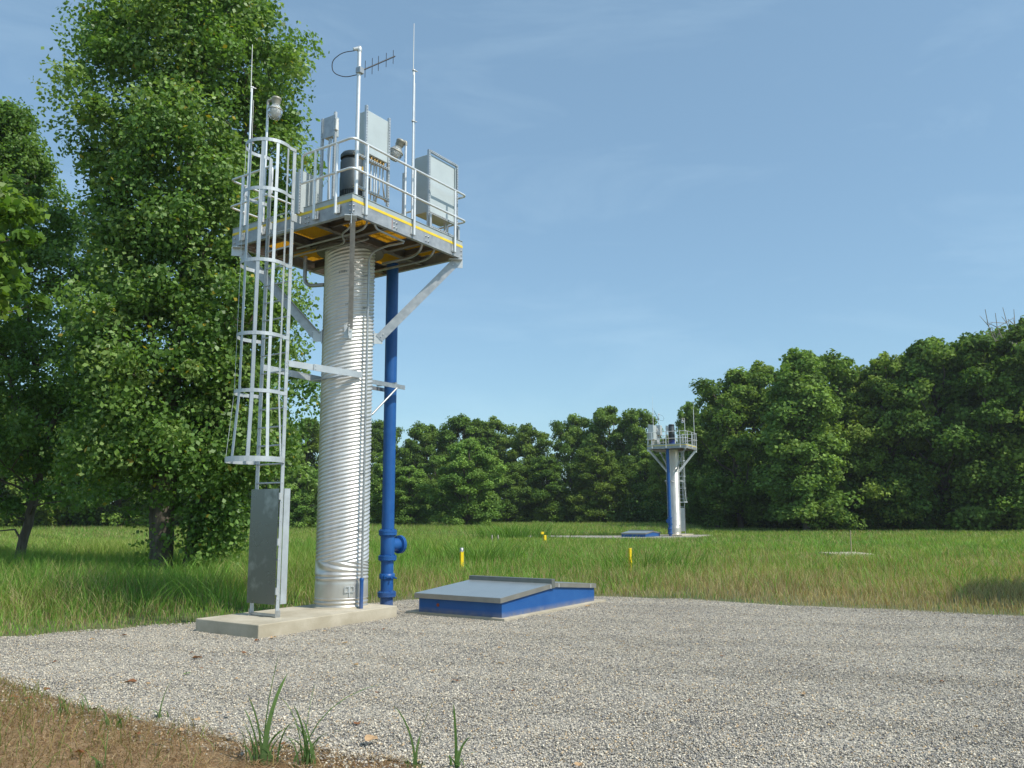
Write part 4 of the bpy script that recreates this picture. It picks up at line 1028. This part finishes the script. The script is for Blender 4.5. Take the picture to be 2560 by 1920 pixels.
def big_tree(name, label, base, clumps_fn, nclump, nleaf, leaf, greens, stems, seed, clump_r=.55, yellow=0.0, material='leaf', bark='bark', cat='tree'):
    """trunk with limbs reaching the clumps, crown of single leaves gathered on twigs"""
    r = np.random.default_rng(seed)
    root = bpy.data.objects.new(name, None); COL.objects.link(root); root.location = (base[0], base[1], 0); tag(root, label, cat)
    cs = clumps_fn(r, nclump)                       # (n,3) clump centres, relative to base
    tr = MB()
    for (p, q, r0, r1) in stems:
        pts = branch_pts(p, q, 8, r, .035); tr.tube(pts, [r0 + (r1 - r0) * (i / 8) ** .8 for i in range(9)], 9)
        if p[2] < .3:
            tr.tube([(p[0], p[1], -.1), (p[0], p[1], .12), pts[1]], [r0 * 1.5, r0 * 1.15, r0 * .93], 9)
    lb = tr; heads = []
    axis = [(np.array(p), np.array(q)) for (p, q, r0, r1) in stems]
    for c in cs[::max(1, len(cs) // 110)]:
        best = None
        for p, q in axis:
            for t_ in np.linspace(.1, .86, 14) + r.uniform(-.03, .03):
                s_ = p + (q - p) * t_
                dv = c - s_
                if dv[2] < .12 * np.linalg.norm(dv[:2]): continue
                dd = np.linalg.norm(dv) * r.uniform(.8, 1.25)
                if best is None or dd < best[0]: best = (dd, s_)
        if best is None or best[0] > 3.4: continue
        pts = branch_pts(best[1], c, 4, r, .25); r0 = .014 + .011 * best[0]
        lb.tube(pts, [r0, r0 * .75, r0 * .5, r0 * .3, r0 * .15], 5, caps=False)
    trunk = tr.build('trunk', M[bark], root)
    k = r.integers(0, len(cs), nleaf); cr = clump_r * (.42 + 1.0 * r.random(len(cs)))
    dv = r.normal(size=(nleaf, 3)); dv /= np.linalg.norm(dv, axis=1, keepdims=True); rad_ = r.random(nleaf) ** .45
    P = cs[k] + dv * (cr[k] * rad_)[:, None] * np.array([1, 1, .75])
    P[:, 2] -= .10 * rad_
    ctr = cs.mean(0); out = cs[k] - ctr; out[:, 2] *= .4; out /= np.linalg.norm(out, axis=1, keepdims=True) + 1e-6
    out = out * .5 + dv * .8
    g_ = np.array(greens); ct = g_[r.integers(0, len(g_), len(cs))]
    tint = ct[k] * r.uniform(.72, 1.3, (nleaf, 1))
    if yellow:
        yk = r.random(nleaf) < yellow; tint[yk] = np.array([.46, .36, .04]) * r.uniform(.7, 1.2, (yk.sum(), 1))
    leaf_object('crown', P, out, leaf, tint, seed + 1, M[material], root)
    return root

# cottonwood: outline read off the photograph as half widths by height, with a real depth of its own
CWY = 23.0
cw_rows = [(-30, 170, 640), (60, 178, 652), (110, 165, 690), (160, 150, 690), (220, 128, 676), (280, 140, 672), (340, 160, 676), (400, 185, 672), (460, 178, 664), (520, 170, 655), (600, 160, 640), (680, 145, 668),
           (740, 140, 672), (800, 135, 650), (850, 135, 668), (920, 150, 672), (990, 150, 664), (1050, 170, 560), (1100, 260, 540), (1150, 300, 530)]
rows = [(along(l_, y_, CWY), along(r__, y_, CWY)) for y_, l_, r__ in cw_rows]
zz_ = np.array([p[0].z for p in rows])[::-1]; cxs = np.array([(p[0].x + p[1].x) / 2 for p in rows])[::-1]; hw = np.array([(p[1].x - p[0].x) / 2 for p in rows])[::-1]
cwb = along(352, 1200, CWY)
def cw_clumps(r, n):
    z = r.uniform(.9, 18.6, n * 3); cx = np.interp(z, zz_, cxs); w_ = np.interp(z, zz_, hw)
    w_ = np.where(z > 17.0, w_ * np.clip(1 - (z - 17) / 3.2, .1, 1), w_)
    th = r.uniform(0, 6.283, n * 3); q = r.random(n * 3) ** .38
    lob = 1 + .10 * np.sin(3 * th + z * 1.1) + .08 * np.sin(5 * th - z * 1.9)
    w2 = np.maximum(w_ - .50, .2) * lob
    q = np.where(r.random(n * 3) < .10, q * r.uniform(1.05, 1.22, n * 3), q)
    x = cx + w2 * q * np.cos(th); y = CWY + w2 * .95 * q * np.sin(th)
    P = np.stack([x - cwb.x, y - CWY, z], 1)
    # leave ragged hollows
    hole = np.sin(x * 2.1 + 1.3) * np.sin(z * 1.55 + .4) * np.cos(y * 1.7) > .30
    low = ((z < 2.9) & (x - cwb.x < 1.2) & (r.random(n * 3) < .90)) | ((z < 1.5) & (r.random(n * 3) < .5))
    keep = ~hole & ~low
    return P[keep][:n]
stems = [((0, 0, 0), (-.15, .2, 5.0), .30, .24), ((.62, .25, 0), (1.15, .5, 5.2), .22, .17), ((-.15, .2, 5.0), (.25, .1, 17.5), .24, .03), ((1.15, .5, 5.2), (1.9, .6, 14.5), .17, .03), ((-.12, .15, 4.0), (-1.9, -.6, 13.0), .13, .03),
         ((-.2, 0, .1), (-.5, .25, 3.2), .16, .10), ((-.5, .25, 3.2), (-2.2, 1.0, 8.5), .10, .025), ((.9, .35, 3.0), (2.7, -.7, 8.6), .10, .025), ((.2, .1, 8.0), (2.4, .6, 15.8), .10, .02)]
big_tree('cottonwood_tree', 'huge leafy cottonwood with a few yellow leaves behind the near ladder', (cwb.x, CWY, 0), cw_clumps, 1000, 190000, .070,
         [(.190, .310, .070), (.150, .265, .055), (.240, .350, .100), (.110, .210, .045)], stems, 301, clump_r=.78, yellow=.009)

# left tree
LTY = 27.0; ltb = along(38, 1200, LTY)
def lt_clumps(r, n):
    z = r.uniform(2.0, 15.9, n * 3); right = np.interp(z, [1.5, 4, 6, 8, 10.5, 12, 13.5, 15.2, 16.2], [-12.8, -12.2, -12.2, -12.7, -13.9, -14.7, -15.9, -17.0, -17.5]); left = np.interp(z, [1.5, 6, 11, 16.2], [-20.5, -21.5, -20.5, -18.2])
    th = r.uniform(0, 6.283, n * 3); q = r.random(n * 3) ** .42; w_ = (right - left) / 2
    x = (left + right) / 2 + w_ * q * np.cos(th); y = LTY + w_ * .9 * q * np.sin(th)
    hole = np.sin(x * 1.9 + .3) * np.sin(z * 1.7 + 2.) * np.cos(y * 1.5 + 1) > .36
    low = (z < 3.4) & (r.random(n * 3) < .7)
    return np.stack([x - ltb.x, y - LTY, z], 1)[~hole & ~low][:n]
big_tree('cottonwood_tree', 'dark leafy tree with a slim leaning trunk left of the huge cottonwood', (ltb.x, LTY, 0), lt_clumps, 700, 135000, .068,
         [(.145, .260, .058), (.175, .285, .070), (.115, .210, .046)], [((0, 0, 0), (.42, .1, 3.0), .16, .13), ((.42, .1, 3.0), (-.9, .2, 13.6), .13, .03), ((.5, .1, 3.2), (-2.5, .4, 10.0), .10, .03), ((.5, .1, 4.2), (2.0, .2, 9.0), .09, .025)], 311, clump_r=.62, yellow=.003)
# maple bough at the edge
mpb = Vector((-11.9, 16.0, 0))
def mp_clumps(r, n):
    dv = r.normal(size=(n, 3)); dv /= np.linalg.norm(dv, axis=1, keepdims=True); q = r.random(n) ** .4
    return np.array([.4, 0, 6.9]) + dv * q[:, None] * np.array([2.05, 1.7, 1.75])
big_tree('maple_tree', 'bright green maple reaching in from the side of the view before the dark trees', mpb, mp_clumps, 85, 9500, .10,
         [(.14, .25, .035), (.115, .215, .03), (.17, .27, .04)], [((0, 0, 0), (.1, 0, 4.5), .16, .13), ((.1, 0, 4.5), (.3, 0, 7.8), .13, .03)], 321, clump_r=.45)

# --- the wood behind: a handful of grown crowns, copied and turned
def proto_crown(seed, kind, tone=(1, 1, 1)):
    r = np.random.default_rng(seed)
    # unit tree: height 1, crown half width about .26
    lobes = []
    n = 38
    for i in range(n):
        z = .05 + .86 * (i + r.random()) / n
        w_ = .27 * math.sqrt(max(.04, 1 - ((z - .42) / .56) ** 2)) if kind != 'column' else .175 * max(.1, 1.06 - z) ** .5 * min(1, .62 + z)
        th = i * 2.4 + r.normal() * .4; q = w_ * r.uniform(.45, 1.0); lobes.append((q * math.cos(th), q * math.sin(th), z, r.uniform(.065, .115) * (1.1 - .35 * z)))
    lobes.append((.01, 0, .93, .06)); lobes.append((.05, .02, .7, .12)); lobes.append((-.05, 0, .5, .15)); lobes.append((0, .05, .3, .16))
    P = []; O = []; T = []
    greens = np.array([(.135, .215, .055), (.110, .185, .048), (.165, .250, .068), (.095, .165, .044)]) * np.array(tone) * np.array([1.26, 1.22, .92])
    for (x, y, z, rr_) in lobes:
        g_ = greens[r.integers(0, 4)]
        nc = 15
        for j in range(nc):
            dv = r.normal(size=3); dv /= np.linalg.norm(dv); dv[2] = abs(dv[2]) * .4 + dv[2] * .6
            c = np.array([x, y, z]) + dv * rr_ * r.uniform(.55, 1.12) * np.array([1, 1, .8])
            m_ = 68; e_ = r.normal(size=(m_, 3)); e_ /= np.linalg.norm(e_, axis=1, keepdims=True)
            P.append(c + e_ * (r.random((m_, 1)) ** .5) * rr_ * .55 * np.array([1, 1, .8])); O.append(dv * .7 + e_ * .6); T.append(np.tile(g_ * r.uniform(.8, 1.25), (m_, 1)) * r.uniform(.75, 1.25, (m_, 1)))
    P = np.concatenate(P); O = np.concatenate(O); T = np.concatenate(T)
    o = leaf_object('crown', P, O, .0100, T, seed + 7, M['farleaf'], None, up_=.5, wild=.6)
    tr = MB(); tr.tube(branch_pts((0, 0, -.01), (.01, 0, .45), 4, r, .1) + [(0, 0, .85)], [.018, .016, .014, .012, .009, .003], 7)
    for (x, y, z, rr_) in lobes: tr.tube(branch_pts((0, 0, max(.12, z - .22)), (x, y, z), 3, r, .2), [.008, .006, .004, .002], 5, caps=False)
    t_ = tr.build('trunk', M['bark'])
    return o, t_
TONES = [(1, 1, 1), (.85, .88, .85), (1.12, 1.05, 1.0), (.92, .95, 1.0), (.8, .86, .8), (1.05, .98, .9)]
PRO = [proto_crown(500 + i * 13, 'round', TONES[i]) for i in range(6)] + [proto_crown(700, 'column', (1.10, 1.12, 1.25)), proto_crown(701, 'column', (1.3, 1.3, 1.4)), proto_crown(802, 'round', (1.12, 1.18, 1.32))]
used = set()
def wood_tree(x, y, h, label, p, wide=1.0, group=None, nm='broadleaf_tree'):
    c, t_ = PRO[p]
    root = bpy.data.objects.new(nm, None); COL.objects.link(root); root.location = (x, y, -.05)
    root.rotation_euler = (0, 0, random.uniform(0, 6.28)); root.scale = (h * wide, h * wide, h); tag(root, label, 'tree', group)
    for src in (t_, c):
        if p in used: o = src.copy(); COL.objects.link(o)
        else: o = src
        o.parent = root
    used.add(p); return root
TREES = []   # px of the top, py of the top, distance, width factor, proto, label
def tree_px(px, py, Y, wide, p, label, group=None):
    q = along(px, py, Y); wood_tree(q.x, q.y, (q.z + .05) * 1.03, label, p, wide, group)
# grove on the right, nearest row first
for t_ in ((1585, 800, 84, 1.0, 0, 'tree with open layered boughs at the end of the grove just beyond the distant tower'),
           (1720, 760, 74, 1.15, 6, 'paler silvery green tree standing forward in the grove'),
           (1805, 768, 79, .95, 1, 'dark round topped tree just right of the silvery one'),
           (1905, 770, 76, .95, 2, 'dark bushy tree in the middle of the grove, above the small slab'),
           (2010, 735, 74, 1.0, 3, 'tall dark tree of the grove, second before the frame edge'),
           (2115, 722, 72, 1.0, 4, 'tall dense tree of the grove in front of the dead branches'),
           (2230, 690, 70, 1.0, 5, 'tallest tree of the grove, cut by the frame edge'),
           (1640, 790, 92, 1.1, 2, 'rear tree of the grove between the open boughs and the silvery tree'),
           (1770, 775, 94, 1.0, 3, 'rear tree of the grove rising just behind the silvery tree'),
           (1870, 800, 92, 1.1, 4, 'rear tree of the grove showing in its lowest notch'),
           (1960, 765, 90, 1.1, 0, 'rear tree of the grove over the dark bushy one'),
           (2070, 742, 88, 1.1, 5, 'rear tree of the grove between the two tallest'),
           (2180, 715, 86, 1.1, 1, 'rear tree of the grove beneath the dead branches'),
           (1487, 872, 100, .62, 6, 'slim tree top rising beside the whip of the distant tower'),
           (1540, 900, 88, 1.0, 4, 'lower dark tree directly behind the distant tower'),
           (1445, 945, 105, 1.0, 2, 'low dark tree just left of the distant tower'),
           # middle of the tree line
           (1375, 885, 118, .9, 1, 'tall tree with a flat open top left of the distant tower'),
           (1315, 880, 120, .95, 3, 'highest tree of the middle tree line, its pale stem showing'),
           (1235, 897, 122, .75, 0, 'narrow topped tree standing alone against the sky in the middle'),
           (1140, 918, 120, .9, 5, 'pointed tree in the middle of the tree line'),
           (1065, 905, 124, .95, 2, 'rounded tree right of the broad double topped one'),
           (1000, 898, 122, 1.05, 4, 'broad tree with a wide rounded top over the bright bush'),
           (920, 915, 120, .9, 1, 'rounded tree nearer the blue pipe'),
           (885, 950, 118, .8, 3, 'lower tree beside the gap of sky near the blue pipe'),
           (825, 912, 120, .8, 0, 'tree half hidden behind the blue pipe'),
           (760, 930, 118, 1.0, 2, 'tree hidden behind the corrugated column'),
           (665, 905, 112, 1.0, 5, 'tree seen between the ladder and the column'),
           (1180, 985, 112, 1.2, 4, 'low dark tree filling the gap under the sky in the middle'),
           (1290, 965, 110, 1.2, 5, 'low dark tree before the highest tree of the middle'),
           (1100, 1000, 112, 1.2, 1, 'low dark tree beside the bright bush'),
           (1390, 975, 110, 1.1, 0, 'low dark tree left of the distant blue pipe'),
           (940, 985, 112, 1.1, 3, 'low dark tree behind the pale green bush by the pipe'),
           # bright forward bushes
           (1012, 948, 92, 1.28, 8, 'bright green upright bushy tree standing forward in the meadow'),
           (884, 1008, 95, 1.45, 8, 'pale green rounded bush right of the blue pipe'),
           (830, 975, 98, .95, 7, 'pale green upright tree behind the blue pipe'),
           (650, 1005, 85, 1.4, 8, 'dark bush between the ladder and the column'),
           # behind the big trees on the left
           (570, 860, 90, 1.1, 1, 'dark wood tree behind the ladder guard sheet'),
           (470, 850, 88, 1.15, 3, 'dark wood tree behind the huge cottonwood, on its ladder side'),
           (370, 840, 92, 1.15, 0, 'dark wood tree behind the cottonwood trunks'),
           (270, 850, 88, 1.15, 4, 'dark wood tree in the gap beside the cottonwood trunks'),
           (170, 845, 90, 1.15, 5, 'dark wood tree between the two cottonwoods'),
           (70, 850, 86, 1.15, 2, 'dark wood tree behind the slim leaning trunk'),
           (-40, 840, 88, 1.2, 1, 'dark wood tree at the very edge of the view')):
    px, py, Y, wide, p, lab = t_
    tree_px(px, py, Y, wide, p, lab)
# a tree outside the view, whose shadow lies on the meadow edge
wood_tree(16.6, 13.8, 9.5, 'tree standing beside the gravel outside the view', 3, 1.1)
# dead bare tree over the grove
dt = MB(); r = np.random.default_rng(77)
b0_ = along(2212, 860, 77); tops = [(2128, 668), (2150, 676), (2142, 706), (2166, 664), (2178, 690), (2190, 668), (2205, 684)]
dt.tube([(b0_.x, 77, 0), (b0_.x - .2, 77, b0_.z)], [.24, .16], 8)
for i, (px, py) in enumerate(tops):
    q = along(px, py, 75 + i * .3); pts = branch_pts((b0_.x - .2, 77, b0_.z), tuple(q), 6, r, .14); dt.tube(pts, [.14, .11, .09, .07, .055, .04, .025], 6)
    for j in (3, 4, 5, 5):
        e_ = np.array(pts[j]) + r.normal(size=3) * np.array([.6, .3, .3]) + np.array([-.55, 0, .55]); dt.tube([pts[j], tuple(e_)], [.04, .018], 5)
do = dt.build('dead_tree', M['barkpale']); tag(do, 'bare dead branches rising above the tallest trees of the grove', 'dead tree')
# undergrowth along the foot of the woods
r = np.random.default_rng(88); P = []; T = []; O = []
line = [(-70, 100), (-40, 96), (-18, 104), (0, 112), (14, 106), (22, 92), (24, 82), (34, 72), (60, 66)]
lx = np.array([p[0] for p in line]); ly = np.array([p[1] for p in line])
for i in range(1500):
    x = r.uniform(-75, 64); y = np.interp(x, lx, ly) + r.uniform(.5, 12); s = r.uniform(.7, 2.2)
    m_ = 80; e_ = r.normal(size=(m_, 3)); e_ /= np.linalg.norm(e_, axis=1, keepdims=True)
    P.append(np.array([x, y, s * r.uniform(.3, 1.9)]) + e_ * r.random((m_, 1)) ** .5 * s); O.append(e_); T.append(np.tile(np.array([.09, .165, .040]) * r.uniform(.6, 1.3), (m_, 1)))
o = leaf_object('undergrowth', np.concatenate(P), np.concatenate(O), .17, np.concatenate(T), 89, M['farleaf']); o['kind'] = 'stuff'

# ------------------------------------------------------------------ the summer haze
hz = MB().span((-420, -95, -1.2), (420, 620, 25)).build('haze', M['soil']); hz['kind'] = 'stuff'
hm = bpy.data.materials.new('haze_air'); hm.use_nodes = True; t = hm.node_tree; t.nodes.clear()
pv = N(t, 'ShaderNodeVolumePrincipled'); pv.inputs['Color'].default_value = (.93, .96, 1, 1); pv.inputs['Density'].default_value = .00028; pv.inputs['Anisotropy'].default_value = .3
ho = N(t, 'ShaderNodeOutputMaterial'); t.links.new(pv.outputs['Volume'], ho.inputs['Volume']); hz.data.materials[0] = hm
